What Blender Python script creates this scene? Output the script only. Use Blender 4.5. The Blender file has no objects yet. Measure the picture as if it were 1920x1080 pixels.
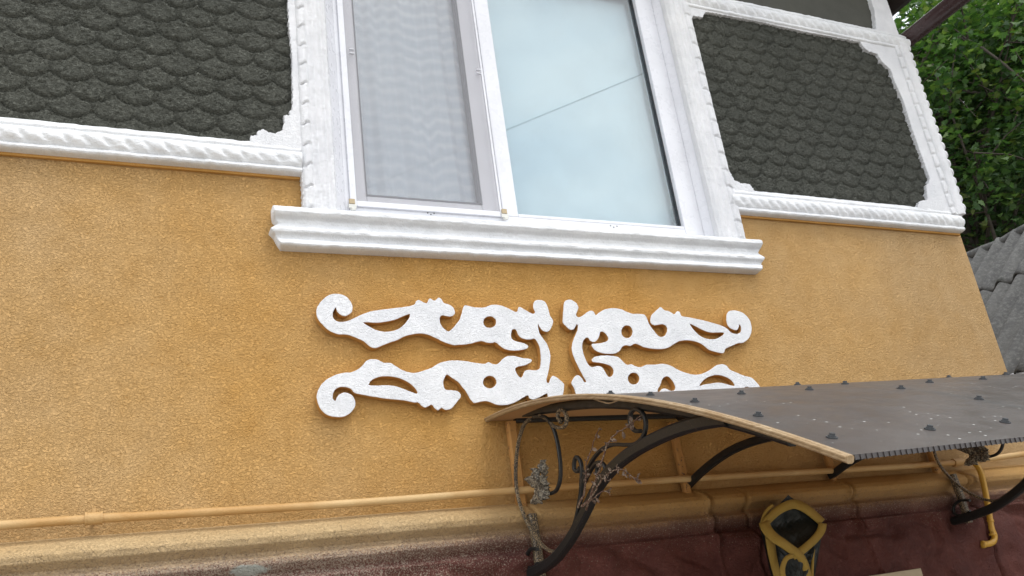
import bpy, bmesh, math, random
import numpy as np
from mathutils import Vector, Matrix, Quaternion
random.seed(7); rng = np.random.default_rng(7)
S = bpy.context.scene
COL = S.collection
ZC = 1.6            # eye height; shapes are laid out with z measured from the eye, link() adds ZC
D = 3.0             # camera to facade
# ------------------------------------------------------------------ camera
F, PIT, YAW, ROL = 1623.357, 0.36345436, 0.45556356, -0.13603573
def _axes():
    cy, sy = math.cos(YAW), math.sin(YAW)
    fwd = Vector((sy*math.cos(PIT), cy*math.cos(PIT), math.sin(PIT)))
    r = Vector((cy, -sy, 0)); u = r.cross(fwd)
    return (r*math.cos(ROL)+u*math.sin(ROL), -r*math.sin(ROL)+u*math.cos(ROL), fwd)
AR, AU, AW = _axes()
cd = bpy.data.cameras.new('camera'); cam = bpy.data.objects.new('camera', cd); COL.objects.link(cam)
cd.sensor_width = 36; cd.lens = F/1920*36; cd.clip_start = .05; cd.clip_end = 2000
m = Matrix((AR, AU, -AW)).transposed().to_4x4(); m.translation = Vector((0, -D, ZC)); cam.matrix_world = m
S.camera = cam
S.render.resolution_x = 1024; S.render.resolution_y = 576
# ------------------------------------------------------------------ world, sun, exposure
SUN = Vector((0.26, -0.46, 1.10)).normalized()
W = bpy.data.worlds.new('World'); S.world = W; W.use_nodes = True
nt = W.node_tree; nt.nodes.clear()
def N(t, ty, **kw):
    n = t.nodes.new(ty)
    for k, v in kw.items():
        if k in n.inputs.keys() if isinstance(k, str) else False: n.inputs[k].default_value = v
        else: setattr(n, k, v)
    return n
sky = nt.nodes.new('ShaderNodeTexSky'); sky.sky_type = 'NISHITA'; sky.sun_disc = False
sky.sun_elevation = math.asin(SUN.z); sky.sun_rotation = math.atan2(SUN.x, SUN.y); sky.air_density = 1.2; sky.dust_density = 2.5
tc = nt.nodes.new('ShaderNodeTexCoord'); mp = nt.nodes.new('ShaderNodeMapping'); mp.inputs['Scale'].default_value = (1.1, 1.1, 2.6)
no = nt.nodes.new('ShaderNodeTexNoise'); no.inputs['Scale'].default_value = 1.7; no.inputs['Detail'].default_value = 5; no.inputs['Roughness'].default_value = .55
rp = nt.nodes.new('ShaderNodeValToRGB'); rp.color_ramp.elements[0].position = .28; rp.color_ramp.elements[0].color = (.80,.80,.80,1); rp.color_ramp.elements[1].position = .68; rp.color_ramp.elements[1].color = (.93,.93,.93,1)
mx = nt.nodes.new('ShaderNodeMixRGB'); mx.inputs[2].default_value = (15.6, 16.6, 17.6, 1)
bg = nt.nodes.new('ShaderNodeBackground'); bg.inputs['Strength'].default_value = 0.115
ou = nt.nodes.new('ShaderNodeOutputWorld')
for a, b in ((tc.outputs['Generated'], mp.inputs[0]), (mp.outputs[0], no.inputs['Vector']), (no.outputs['Fac'], rp.inputs[0]),
             (rp.outputs[0], mx.inputs[0]), (sky.outputs[0], mx.inputs[1]), (mx.outputs[0], bg.inputs[0]), (bg.outputs[0], ou.inputs[0])):
    nt.links.new(a, b)
no2 = nt.nodes.new('ShaderNodeTexNoise'); no2.inputs['Scale'].default_value = 3.4; no2.inputs['Detail'].default_value = 4; nt.links.new(mp.outputs[0], no2.inputs['Vector'])
rp2 = nt.nodes.new('ShaderNodeValToRGB'); rp2.color_ramp.elements[0].position = .36; rp2.color_ramp.elements[0].color = (.78,.82,.88,1); rp2.color_ramp.elements[1].position = .62; rp2.color_ramp.elements[1].color = (1.06,1.05,1.03,1); nt.links.new(no2.outputs['Fac'], rp2.inputs[0])
mm = nt.nodes.new('ShaderNodeMixRGB'); mm.blend_type = 'MULTIPLY'; mm.inputs[0].default_value = 1; nt.links.new(rp2.outputs[0], mm.inputs[1]); mm.inputs[2].default_value = (16.3, 16.4, 16.6, 1); nt.links.new(mm.outputs[0], mx.inputs[2])
sl = bpy.data.lights.new('sun', 'SUN'); sl.energy = 1.3; sl.angle = math.radians(20); sl.color = (1, .975, .94)
so = bpy.data.objects.new('sun', sl); COL.objects.link(so); so.rotation_euler = SUN.to_track_quat('Z', 'Y').to_euler(); so.location = (0, -5, 12)
S.view_settings.view_transform = 'Standard'; S.view_settings.look = 'None'; S.view_settings.gamma = 1
S.view_settings.exposure = 0.22
S.render.engine = 'CYCLES'
S.cycles.max_bounces = 8; S.cycles.transparent_max_bounces = 12

# ------------------------------------------------------------------ geometry helpers
def ray(x, y): return AW*F + AR*(x-960) - AU*(y-540)
def wp(x, y, Y=0.0):        # point of the plane parallel to the facade at depth Y
    d = ray(x, y); t = (D+Y)/d.y; return Vector((d.x*t, Y, d.z*t))
def sp(x, y, X):            # point of the plane perpendicular to the facade at X
    d = ray(x, y); t = X/d.x; return Vector((X, d.y*t-D, d.z*t))
def tag(o, label=None, cat=None, group=None, kind=None):
    if label: o['label'] = label
    if cat: o['category'] = cat
    if group: o['group'] = group
    if kind: o['kind'] = kind
    return o
def empty(name, loc):
    o = bpy.data.objects.new(name, None); COL.objects.link(o); o.location = (loc[0], loc[1], loc[2]+ZC); o.empty_display_size = .1
    return o
def attach(o, parent):
    o.parent = parent
    if parent.type == 'EMPTY': o.matrix_parent_inverse = Matrix.Translation(-Vector(parent.location))
def link(name, me, mats, parent=None, smooth=True):
    me.transform(Matrix.Translation((0, 0, ZC)))
    o = bpy.data.objects.new(name, me); COL.objects.link(o)
    if not isinstance(mats, (list, tuple)): mats = [mats]
    mi = [p_.material_index for p_ in me.polygons]
    me.materials.clear()
    for q in mats: me.materials.append(q)
    if len(mats) > 1: me.polygons.foreach_set('material_index', mi)
    if smooth: me.polygons.foreach_set('use_smooth', [True]*len(me.polygons))
    else: me.polygons.foreach_set('use_smooth', [False]*len(me.polygons))
    me.name = name; me.update()
    if parent is not None: attach(o, parent)
    return o
def mesh(v, f):
    me = bpy.data.meshes.new('m'); me.from_pydata([tuple(a) for a in v], [], f); me.update(); return me
class MB:
    def __init__(s): s.v = []; s.f = []
    def box(s, a, b):
        x0,y0,z0 = a; x1,y1,z1 = b; k = len(s.v)
        s.v += [(x0,y0,z0),(x1,y0,z0),(x1,y1,z0),(x0,y1,z0),(x0,y0,z1),(x1,y0,z1),(x1,y1,z1),(x0,y1,z1)]
        s.f += [tuple(k+i for i in q) for q in ((3,2,1,0),(4,5,6,7),(0,1,5,4),(1,2,6,5),(2,3,7,6),(3,0,4,7))]; return s
    def hexa(s, p):          # 8 points: bottom ring, top ring
        k = len(s.v); s.v += [tuple(q) for q in p]
        s.f += [tuple(k+i for i in q) for q in ((3,2,1,0),(4,5,6,7),(0,1,5,4),(1,2,6,5),(2,3,7,6),(3,0,4,7))]; return s
    def tube(s, pts, r, n=10, caps=True):
        pts = [Vector(p) for p in pts]; k = len(s.v); up = None
        for i, p in enumerate(pts):
            t = (pts[min(i+1, len(pts)-1)]-pts[max(i-1, 0)]).normalized()
            if up is None:
                up = Vector((0, 0, 1)) if abs(t.z) < .9 else Vector((1, 0, 0))
            up = (up - t*up.dot(t)).normalized(); sd = t.cross(up)
            rr = r[i] if isinstance(r, (list, tuple)) else r
            for j in range(n):
                a = 2*math.pi*j/n; s.v.append(tuple(p+(up*math.cos(a)+sd*math.sin(a))*rr))
        for i in range(len(pts)-1):
            for j in range(n):
                a = k+i*n+j; b = k+i*n+(j+1) % n; s.f.append((a, b, b+n, a+n))
        if caps:
            s.f.append(tuple(k+j for j in range(n))[::-1]); s.f.append(tuple(k+(len(pts)-1)*n+j for j in range(n)))
        return s
    def strip(s, pts, w, t, ax=Vector((1, 0, 0))):    # rectangular bar: w along ax, t in plane
        pts = [Vector(p) for p in pts]; k = len(s.v)
        for i, p in enumerate(pts):
            tg = (pts[min(i+1, len(pts)-1)]-pts[max(i-1, 0)]).normalized(); nn = tg.cross(ax).normalized()
            tt = t[i] if isinstance(t, (list, tuple)) else t
            c = .22*min(w, tt)
            for a, b in ((-w/2+c,-tt/2),(w/2-c,-tt/2),(w/2,-tt/2+c),(w/2,tt/2-c),(w/2-c,tt/2),(-w/2+c,tt/2),(-w/2,tt/2-c),(-w/2,-tt/2+c)):
                s.v.append(tuple(p+ax*a+nn*b))
        for i in range(len(pts)-1):
            for j in range(8):
                a = k+i*8+j; b = k+i*8+(j+1) % 8; s.f.append((a, b, b+8, a+8))
        s.f.append(tuple(k+j for j in range(8))[::-1]); s.f.append(tuple(k+(len(pts)-1)*8+j for j in range(8)))
        return s
    def add(s, v, f):
        k = len(s.v); s.v += [tuple(a) for a in v]; s.f += [tuple(k+i for i in q) for q in f]; return s
    def build(s, name, mats, parent=None, smooth=False, fix=True):
        me = mesh(s.v, s.f)
        if fix:
            bm = bmesh.new(); bm.from_mesh(me); bmesh.ops.recalc_face_normals(bm, faces=bm.faces); bm.to_mesh(me); bm.free()
        return link(name, me, mats, parent, smooth)
def smooth_angle(o, deg=40):
    me = o.data; bm = bmesh.new(); bm.from_mesh(me)
    for e in bm.edges: e.smooth = not (len(e.link_faces) == 2 and e.calc_face_angle(0) > math.radians(deg))
    for f in bm.faces: f.smooth = True
    bm.to_mesh(me); bm.free()
def crom(P, n=6, closed=False):
    P = [Vector(p) for p in P]; L = len(P); out = []
    for i in range(L if closed else L-1):
        g = (lambda k: P[k % L]) if closed else (lambda k: P[max(0, min(L-1, k))])
        a, b, c, d = g(i-1), g(i), g(i+1), g(i+2)
        for j in range(n):
            t = j/n
            out.append(.5*((2*b)+(-a+c)*t+(2*a-5*b+4*c-d)*t*t+(-a+3*b-3*c+d)*t*t*t))
    if not closed: out.append(P[-1])
    return out
# vectorised value noise
def _h(ix, iy, s):
    v = (ix.astype(np.int64)*374761393 + iy.astype(np.int64)*668265263 + s*974634777) & 0xffffffff
    v = ((v ^ (v >> 13))*1274126177) & 0xffffffff
    return ((v ^ (v >> 16)) & 0xffff)/65535.0
def vn(x, y, s=0):
    ix = np.floor(x); iy = np.floor(y); fx = x-ix; fy = y-iy
    fx = fx*fx*(3-2*fx); fy = fy*fy*(3-2*fy)
    return (_h(ix,iy,s)*(1-fx)+_h(ix+1,iy,s)*fx)*(1-fy)+(_h(ix,iy+1,s)*(1-fx)+_h(ix+1,iy+1,s)*fx)*fy
def fbm(x, y, o=4, s=0):
    r = 0; a = 1; t = 0
    for i in range(o):
        r = r+a*vn(x*2**i+i*17.3, y*2**i+i*9.1, s+i); t += a; a *= .5
    return r/t
def sstep(a, b, x):
    t = np.clip((x-a)/(b-a), 0, 1); return t*t*(3-2*t)
def relief(name, x0, x1, zs, nx, fn, mats, parent, xf=None, base=0.0, smooth=True, skirt=True):
    """height field standing off the facade: fn(X, Z) gives metres towards the camera"""
    zs = np.asarray(zs, float); nz = len(zs)
    U, Z = np.meshgrid(np.linspace(0, 1, nx), zs)
    X = x0+(x1-x0)*U if xf is None else xf(U, Z)
    H = fn(X, Z)
    v = np.stack([X, -H+base, Z], -1).reshape(-1, 3)
    idx = np.arange(nx*nz).reshape(nz, nx)
    f = np.stack([idx[:-1,:-1], idx[:-1,1:], idx[1:,1:], idx[1:,:-1]], -1).reshape(-1, 4)
    if skirt:
        ring = list(idx[0,:])+list(idx[1:,-1])+list(idx[-1,-2::-1])+list(idx[-2:0:-1,0])
        k = len(v); sk = v[ring].copy(); sk[:,1] = base+.004
        v = np.concatenate([v, sk]); n = len(ring)
        sf = np.array([(ring[(i+1) % n], ring[i], k+i, k+(i+1) % n) for i in range(n)])
        f = np.concatenate([f, sf])
    me = bpy.data.meshes.new(name); me.from_pydata(v.tolist(), [], f.tolist()); me.update()
    return link(name, me, mats, parent, smooth)
def plate(name, outer, holes, y, t, mats, parent, bevel=.003, res=1):
    """solid cut from a sheet parallel to the facade; outlines are (x, z); front face at Y=y"""
    cu = bpy.data.curves.new('c', 'CURVE'); cu.dimensions = '2D'; cu.fill_mode = 'BOTH'
    cu.extrude = max(t/2-bevel, .0005); cu.bevel_depth = bevel; cu.bevel_resolution = res; cu.offset = -bevel
    for ring in [outer]+holes:
        sp_ = cu.splines.new('POLY'); sp_.points.add(len(ring)-1)
        for i, p in enumerate(ring): sp_.points[i].co = (p[0], p[1], 0, 1)
        sp_.use_cyclic_u = True
    o = bpy.data.objects.new('c', cu); COL.objects.link(o)
    dg = bpy.context.evaluated_depsgraph_get(); me = bpy.data.meshes.new_from_object(o.evaluated_get(dg))
    bpy.data.objects.remove(o); bpy.data.curves.remove(cu)
    bm = bmesh.new(); bm.from_mesh(me); bmesh.ops.remove_doubles(bm, verts=bm.verts, dist=.0002)
    for v in bm.verts: v.co = Vector((v.co.x, y+t/2-v.co.z, v.co.y))
    bmesh.ops.recalc_face_normals(bm, faces=bm.faces)
    for f in bm.faces:
        if len(mats) > 1 if isinstance(mats, (list, tuple)) else False:
            f.material_index = 0 if f.normal.y < -.35 else 1
    bm.to_mesh(me); bm.free()
    ob = link(name, me, mats, parent, False)
    if isinstance(mats, (list, tuple)) and len(mats) > 1: pass
    return ob
def jit(ring, a, closed=True, seg=.006):
    out = []; L = len(ring)
    for i in range(L):
        p = Vector(ring[i]); q = Vector(ring[(i+1) % L]); n = max(1, int((q-p).length/seg))
        d = (q-p); nn = Vector((-d.y, d.x)).normalized() if d.length > 0 else Vector((0, 0))
        for j in range(n):
            c = p+d*(j/n); out.append(tuple(c+nn*random.uniform(-a, a)))
    return out

# ------------------------------------------------------------------ materials
def mat(name):
    m = bpy.data.materials.new(name); m.use_nodes = True; t = m.node_tree
    return m, t, t.nodes['Principled BSDF'], t.nodes['Material Output']
def coord(t, scale=(1,1,1)):
    c = t.nodes.new('ShaderNodeTexCoord'); mp = t.nodes.new('ShaderNodeMapping'); mp.inputs['Scale'].default_value = scale
    t.links.new(c.outputs['Object'], mp.inputs[0]); return mp.outputs[0]
def noise(t, vec, scale, detail=3, rough=.5, dist=0):
    n = t.nodes.new('ShaderNodeTexNoise'); n.inputs['Scale'].default_value = scale; n.inputs['Detail'].default_value = detail
    n.inputs['Roughness'].default_value = rough; n.inputs['Distortion'].default_value = dist; t.links.new(vec, n.inputs['Vector']); return n.outputs['Fac']
def ramp(t, fac, stops, interp='LINEAR'):
    r = t.nodes.new('ShaderNodeValToRGB'); e = r.color_ramp.elements; r.color_ramp.interpolation = interp
    while len(e) < len(stops): e.new(.5)
    for i, (p, c) in enumerate(stops):
        e[i].position = p; e[i].color = (*c, 1) if not isinstance(c, (int, float)) else (c, c, c, 1)
    t.links.new(fac, r.inputs[0]); return r.outputs[0]
def mix(t, fac, a, b, mode='MIX'):
    m = t.nodes.new('ShaderNodeMixRGB'); m.blend_type = mode
    for s, v in ((0, fac), (1, a), (2, b)):
        if isinstance(v, (int, float)): m.inputs[s].default_value = v
        elif isinstance(v, tuple): m.inputs[s].default_value = (*v, 1)
        else: t.links.new(v, m.inputs[s])
    return m.outputs[0]
def math_(t, op, a, b=0.0, clamp=False):
    m = t.nodes.new('ShaderNodeMath'); m.operation = op; m.use_clamp = clamp
    for s, v in ((0, a), (1, b)):
        if isinstance(v, (int, float)): m.inputs[s].default_value = v
        else: t.links.new(v, m.inputs[s])
    return m.outputs[0]
def bump(t, h, dist, strength=1.0, prev=None):
    b = t.nodes.new('ShaderNodeBump'); b.inputs['Distance'].default_value = dist; b.inputs['Strength'].default_value = strength
    t.links.new(h, b.inputs['Height'])
    if prev is not None: t.links.new(prev, b.inputs['Normal'])
    return b.outputs['Normal']
def grains(t, vec, sc, det=3):
    n1 = noise(t, vec, sc, det, .6, 1.1); n2 = noise(t, vec, sc*2.3, 2, .5, .4)
    return mix(t, .28, ramp(t, n1, ((.29, 0.0), (.58, 1.0))), n2)
def stucco(name, c1, c2, sc=115, dist=.0035, pit=.82, rough=1.0, extra=None):
    m, t, p, o = mat(name); v = coord(t)
    st = coord(t, (.92, 1, 1.25))
    g = grains(t, st, sc)
    n = noise(t, v, 1.6, 4, .6); base = mix(t, ramp(t, n, ((.35, 0.0), (.66, 1.0))), c1, c2)
    n2 = noise(t, v, 9, 4, .6); base = mix(t, .5, base, mix(t, ramp(t, n2, ((.3, .0), (.7, 1.0))), tuple(x*.9 for x in c1), tuple(min(1, x*1.07) for x in c2)))
    # pits of the render take a darker colour that paints in the grain's shade
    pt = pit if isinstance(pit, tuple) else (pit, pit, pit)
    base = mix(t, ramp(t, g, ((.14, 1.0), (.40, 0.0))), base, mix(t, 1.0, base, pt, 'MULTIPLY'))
    n3 = noise(t, v, .75, 3, .55); base = mix(t, 1.0, base, ramp(t, n3, ((.34, (1.0, .985, .96)), (.62, (.93, .925, .93)))), 'MULTIPLY')
    if extra: base = extra(t, v, base)
    t.links.new(base, p.inputs['Base Color']); p.inputs['Roughness'].default_value = rough
    p.inputs['Specular IOR Level'].default_value = .12
    t.links.new(bump(t, g, dist, 1.0, bump(t, noise(t, v, 14, 3), .004, .5)), p.inputs['Normal'])
    return m
M = {}
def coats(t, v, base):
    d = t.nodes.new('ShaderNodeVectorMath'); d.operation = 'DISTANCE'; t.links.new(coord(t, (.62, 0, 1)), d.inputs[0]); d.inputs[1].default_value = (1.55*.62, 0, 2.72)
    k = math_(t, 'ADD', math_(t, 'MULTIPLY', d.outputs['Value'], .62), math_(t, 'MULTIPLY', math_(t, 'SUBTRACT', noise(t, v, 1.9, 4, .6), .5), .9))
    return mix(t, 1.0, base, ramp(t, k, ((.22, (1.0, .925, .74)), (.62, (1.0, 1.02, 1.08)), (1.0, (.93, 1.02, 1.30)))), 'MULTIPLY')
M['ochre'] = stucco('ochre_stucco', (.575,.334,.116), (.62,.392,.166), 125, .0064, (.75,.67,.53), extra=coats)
M['ochre_soft'] = stucco('ochre_paint', (.50,.265,.07), (.56,.31,.10), 60, .0015, .9)
M['white'] = stucco('white_stucco', (.76,.78,.81), (.85,.86,.88), 130, .0032, .92)
M['white_soft'] = stucco('white_moulding', (.74,.765,.79), (.80,.815,.83), 75, .0016, .93)
M['grey'] = stucco('grey_stucco', (.115,.121,.104), (.142,.147,.127), 105, .016, .42, 1.0)
M['grey_fine'] = stucco('grey_fine_stucco', (.085,.087,.076), (.10,.10,.088), 260, .0012, .8, .95)
def plastic(name, c, r=.3, **kw):
    m, t, p, o = mat(name); v = coord(t)
    n = noise(t, v, 6, 5, .6)
    t.links.new(mix(t, ramp(t, n, ((.4, 0.0), (.75, 1.0))), c, tuple(x*.9 for x in c)), p.inputs['Base Color'])
    t.links.new(ramp(t, noise(t, v, 30, 3), ((.3, r*.85), (.7, min(1, r*1.25)))), p.inputs['Roughness'])
    for k, q in kw.items(): p.inputs[k].default_value = q
    return m
M['pvc'] = plastic('white_pvc', (.70,.71,.75), .28)
M['pvc_grey'] = plastic('pvc_behind_mesh', (.70,.70,.74), .35)
M['gasket'] = plastic('black_gasket', (.03,.035,.04), .6)
M['tin'] = plastic('bracket_tin', (.62,.62,.58), .4)
M['tape'] = plastic('yellowed_tape', (.42,.33,.20), .5)
M['iron'] = plastic('black_iron', (.011,.012,.012), .5)
M['brown_pipe'] = plastic('brown_gutter', (.055,.032,.032), .25)
M['fascia'] = plastic('dark_fascia', (.035,.028,.026), .4)
M['soffit'] = plastic('soffit_boards', (.30,.26,.20), .7)
M['rubber'] = plastic('screw_metal', (.06,.065,.07), .4)
# dusty overspray on the iron
def dusty(name, c, dust, amt, r=.55, sc=220):
    m, t, p, o = mat(name); v = coord(t)
    sp_ = ramp(t, noise(t, v, sc, 2, .6), ((.60-amt*.28, 0.0), (.66-amt*.22, 1.0)))
    big = ramp(t, noise(t, v, 7, 3), ((.35, 0.0), (.6, 1.0))); amt_ = max(0, amt)
    f = mix(t, 1.0, sp_, mix(t, amt_, big, (1, 1, 1)), 'MULTIPLY')
    t.links.new(mix(t, f, c, dust), p.inputs['Base Color']); p.inputs['Roughness'].default_value = r
    t.links.new(bump(t, noise(t, v, 90, 3), .0006), p.inputs['Normal'])
    return m
M['iron_dust'] = dusty('iron_with_overspray', (.010,.011,.011), (.20,.16,.10), -.22, .5)
M['iron_spray'] = dusty('iron_heavy_overspray', (.035,.028,.022), (.34,.25,.14), .38)
M['leaf_iron'] = dusty('cast_leaf', (.06,.05,.038), (.30,.26,.19), .45, .7, 150)
M['post'] = dusty('painted_post', (.42,.215,.062), (.09,.05,.03), .0, .8, 60)
M['twig'] = dusty('dry_twig', (.10,.045,.03), (.32,.26,.18), .35, .8)
M['dryleaf'] = dusty('dry_leaf', (.12,.07,.045), (.26,.21,.16), .4, .85)
M['trim'] = None; M['strip'] = dusty('painted_strip', (.075,.030,.020), (.22,.13,.06), .1, .8)
m, t, p, o = mat('beige_trim'); v = coord(t, (1, .08, 1)); n = noise(t, v, 160, 4, .6); n2 = noise(t, coord(t), 9, 4)
t.links.new(mix(t, ramp(t, n2, ((.4, 0.0), (.7, .6))), mix(t, ramp(t, n, ((.35, 0.0), (.65, 1.0))), (.28,.19,.10), (.45,.34,.21)), (.30,.19,.09)), p.inputs['Base Color'])
p.inputs['Roughness'].default_value = .5; t.links.new(bump(t, n, .001), p.inputs['Normal']); M['trim'] = m
# brown polycarbonate with paint specks
m, t, p, o = mat('brown_polycarbonate'); v = coord(t)
ve = t.nodes.new('ShaderNodeTexVoronoi'); ve.inputs['Scale'].default_value = 42; t.links.new(noise_v := v, ve.inputs['Vector'])
dots = ramp(t, ve.outputs['Distance'], ((.10, 1.0), (.16, 0.0)))
sel = math_(t, 'GREATER_THAN', math_(t, 'ADD', ve.outputs['Color'], ramp(t, noise(t, v, 2.2, 2), ((.46, 0.0), (.60, .34)))), .93)
ve2 = t.nodes.new('ShaderNodeTexVoronoi'); ve2.inputs['Scale'].default_value = 90; t.links.new(v, ve2.inputs['Vector'])
d2 = ramp(t, ve2.outputs['Distance'], ((.05, 1.0), (.1, 0.0))); s2 = math_(t, 'GREATER_THAN', ve2.outputs['Color'], .74)
f = mix(t, 1.0, mix(t, 1.0, dots, sel, 'MULTIPLY'), mix(t, 1.0, mix(t, 1.0, d2, s2, 'MULTIPLY'), (.7,.7,.7), 'MULTIPLY'), 'LIGHTEN')
base = mix(t, ramp(t, noise(t, v, 5, 5, .65), ((.35, 0.0), (.7, 1.0))), (.084,.080,.078), (.115,.110,.107))
t.links.new(mix(t, f, base, (.62,.64,.62)), p.inputs['Base Color'])
t.links.new(ramp(t, noise(t, v, 16, 4), ((.3, .30), (.7, .46))), p.inputs['Roughness'])
p.inputs['IOR'].default_value = 1.58; tl = t.nodes.new('ShaderNodeBsdfTranslucent'); tl.inputs['Color'].default_value = (.62,.50,.38,1); ms = t.nodes.new('ShaderNodeMixShader'); ms.inputs[0].default_value = 0.24; t.links.new(p.outputs[0], ms.inputs[1]); t.links.new(tl.outputs[0], ms.inputs[2]); t.links.new(ms.outputs[0], o.inputs[0]); M['poly'] = m
m, t, p, o = mat('polycarbonate_underside'); v = coord(t, (1, .1, 1))
t.links.new(mix(t, noise(t, v, 30, 4), (.10,.055,.03), (.16,.09,.05)), p.inputs['Base Color']); p.inputs['Roughness'].default_value = .4; tl = t.nodes.new('ShaderNodeBsdfTranslucent'); tl.inputs['Color'].default_value = (.85,.52,.26,1); ms = t.nodes.new('ShaderNodeMixShader'); ms.inputs[0].default_value = 0.55; t.links.new(p.outputs[0], ms.inputs[1]); t.links.new(tl.outputs[0], ms.inputs[2]); t.links.new(ms.outputs[0], o.inputs[0]); M['poly_under'] = m
# plinth: dark red render, ochre sprayed over its top
m, t, p, o = mat('plinth_render'); v = coord(t)
g = grains(t, v, 120)
sx = t.nodes.new('ShaderNodeSeparateXYZ'); t.links.new(v, sx.inputs[0]); z = math_(t, 'SUBTRACT', sx.outputs['Z'], ZC)
zz = math_(t, 'ADD', z, math_(t, 'MULTIPLY', math_(t, 'SUBTRACT', noise(t, v, 5, 4, .6), .5), .045))
ztop = math_(t, 'ADD', zz, math_(t, 'MULTIPLY', math_(t, 'SUBTRACT', g, .4), .035))
red = mix(t, ramp(t, noise(t, v, 5, 5, .65), ((.35, 0.0), (.65, 1.0))), (.080,.022,.017), (.130,.040,.030))
# fine pale specks, thickest where the spray gun passed (left of the canopy, along the top)
sxv = sx.outputs['X']
dens = math_(t, 'ADD', math_(t, 'MULTIPLY', ramp(t, math_(t, 'ADD', math_(t, 'MULTIPLY', zz, 2.6), .1), ((0.05, 0.0), (.9, 1.0))), .20), ramp(t, math_(t, 'MULTIPLY', sxv, .5), ((.35, .13), (.78, 0.0))))
spn = noise(t, v, 190, 3, .7)
spk = math_(t, 'MULTIPLY', math_(t, 'SUBTRACT', spn, math_(t, 'SUBTRACT', .72, dens)), 9, True)
lowc = mix(t, spk, red, (.31,.245,.19))
och = mix(t, ramp(t, math_(t, 'MULTIPLY', sxv, .2), ((.20, 0.0), (.34, 1.0))), mix(t, noise(t, v, 8, 3), (.48,.32,.15), (.56,.41,.22)), mix(t, noise(t, v, 8, 3), (.44,.24,.07), (.50,.30,.10)))
mask = ramp(t, ztop, ((.272, 0.0), (.368, 1.0)))
basec = mix(t, mask, lowc, och); p.inputs['Specular IOR Level'].default_value = .3
spe = mix(t, ramp(t, zz, ((.22, 0.0), (.30, .42))), basec, (.34,.25,.17))
basec = mix(t, mask, spe, och)
# bare, unpainted patches at the far corner and a pale patch of filler
bare = ramp(t, math_(t, 'ADD', math_(t, 'SUBTRACT', sxv, 4.19), math_(t, 'MULTIPLY', math_(t, 'SUBTRACT', noise(t, v, 9, 3), .5), .30)), ((-.0, 0.0), (.02, 1.0)))
basec = mix(t, bare, basec, (.30,.31,.28))
vm = t.nodes.new('ShaderNodeVectorMath'); vm.operation = 'DISTANCE'; vq = coord(t, (.38, 0, 1.6)); t.links.new(vq, vm.inputs[0]); pc = wp(468, 1069, -.085); vm.inputs[1].default_value = (pc.x*.38, 0, (pc.z+ZC)*1.6)
pat = ramp(t, math_(t, 'ADD', vm.outputs['Value'], math_(t, 'MULTIPLY', math_(t, 'SUBTRACT', noise(t, v, 26, 4, .65), .5), .055)), ((.020, 1.0), (.026, 0.0)))
basec = mix(t, pat, basec, (.34,.35,.31))
basec = mix(t, ramp(t, g, ((.15, 1.0), (.4, 0.0))), basec, mix(t, 1.0, basec, (.6,.6,.6), 'MULTIPLY'))
t.links.new(basec, p.inputs['Base Color']); p.inputs['Roughness'].default_value = .62
t.links.new(bump(t, g, .0045, 1.0, bump(t, noise(t, v, 22, 4), .006, .6)), p.inputs['Normal']); M['plinth'] = m
# gas pipe paint
m, t, p, o = mat('ochre_painted_pipe'); v = coord(t)
n = noise(t, v, 3.5, 3); t.links.new(mix(t, ramp(t, n, ((.4, 0.0), (.62, 1.0))), (.45,.255,.085), (.56,.38,.175)), p.inputs['Base Color'])
p.inputs['Roughness'].default_value = .6; t.links.new(bump(t, noise(t, v, 110, 3), .0018), p.inputs['Normal']); M['pipe'] = m
M['yellow'] = plastic('yellow_gas_paint', (.58,.33,.045), .35)
# glass
def glass(name, refl, tint, rough=.004):
    m, t, p, o = mat(name); t.nodes.remove(p)
    g = t.nodes.new('ShaderNodeBsdfGlossy'); g.inputs['Roughness'].default_value = rough; g.inputs['Color'].default_value = (.82,.81,.81,1)
    tr = t.nodes.new('ShaderNodeBsdfTransparent'); tr.inputs['Color'].default_value = (*tint, 1)
    ge = t.nodes.new('ShaderNodeNewGeometry'); dt = t.nodes.new('ShaderNodeVectorMath'); dt.operation = 'DOT_PRODUCT'
    t.links.new(ge.outputs['Normal'], dt.inputs[0]); t.links.new(ge.outputs['Incoming'], dt.inputs[1])
    fr = math_(t, 'POWER', math_(t, 'SUBTRACT', 1.0, math_(t, 'ABSOLUTE', dt.outputs['Value'])), 5.0)
    f = math_(t, 'ADD', math_(t, 'MULTIPLY', fr, .8), refl, True)
    ms = t.nodes.new('ShaderNodeMixShader'); t.links.new(f, ms.inputs[0]); t.links.new(tr.outputs[0], ms.inputs[1]); t.links.new(g.outputs[0], ms.inputs[2])
    t.links.new(ms.outputs[0], o.inputs[0]); return m
M['glass'] = glass('mirror_film_glass', .085, (.93,.96,.97))
M['glass_plain'] = glass('window_glass', .075, (.9,.94,.95))
M['glass_left'] = glass('sash_glass', .09, (.96,.98,.99))
# insect mesh
m, t, p, o = mat('insect_mesh'); t.nodes.remove(p)
df = t.nodes.new('ShaderNodeBsdfDiffuse'); df.inputs['Color'].default_value = (.50,.50,.53,1); tr = t.nodes.new('ShaderNodeBsdfTransparent')
ms = t.nodes.new('ShaderNodeMixShader'); ms.inputs[0].default_value = .24
t.links.new(tr.outputs[0], ms.inputs[1]); t.links.new(df.outputs[0], ms.inputs[2]); t.links.new(ms.outputs[0], o.inputs[0]); M['mesh'] = m
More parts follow.
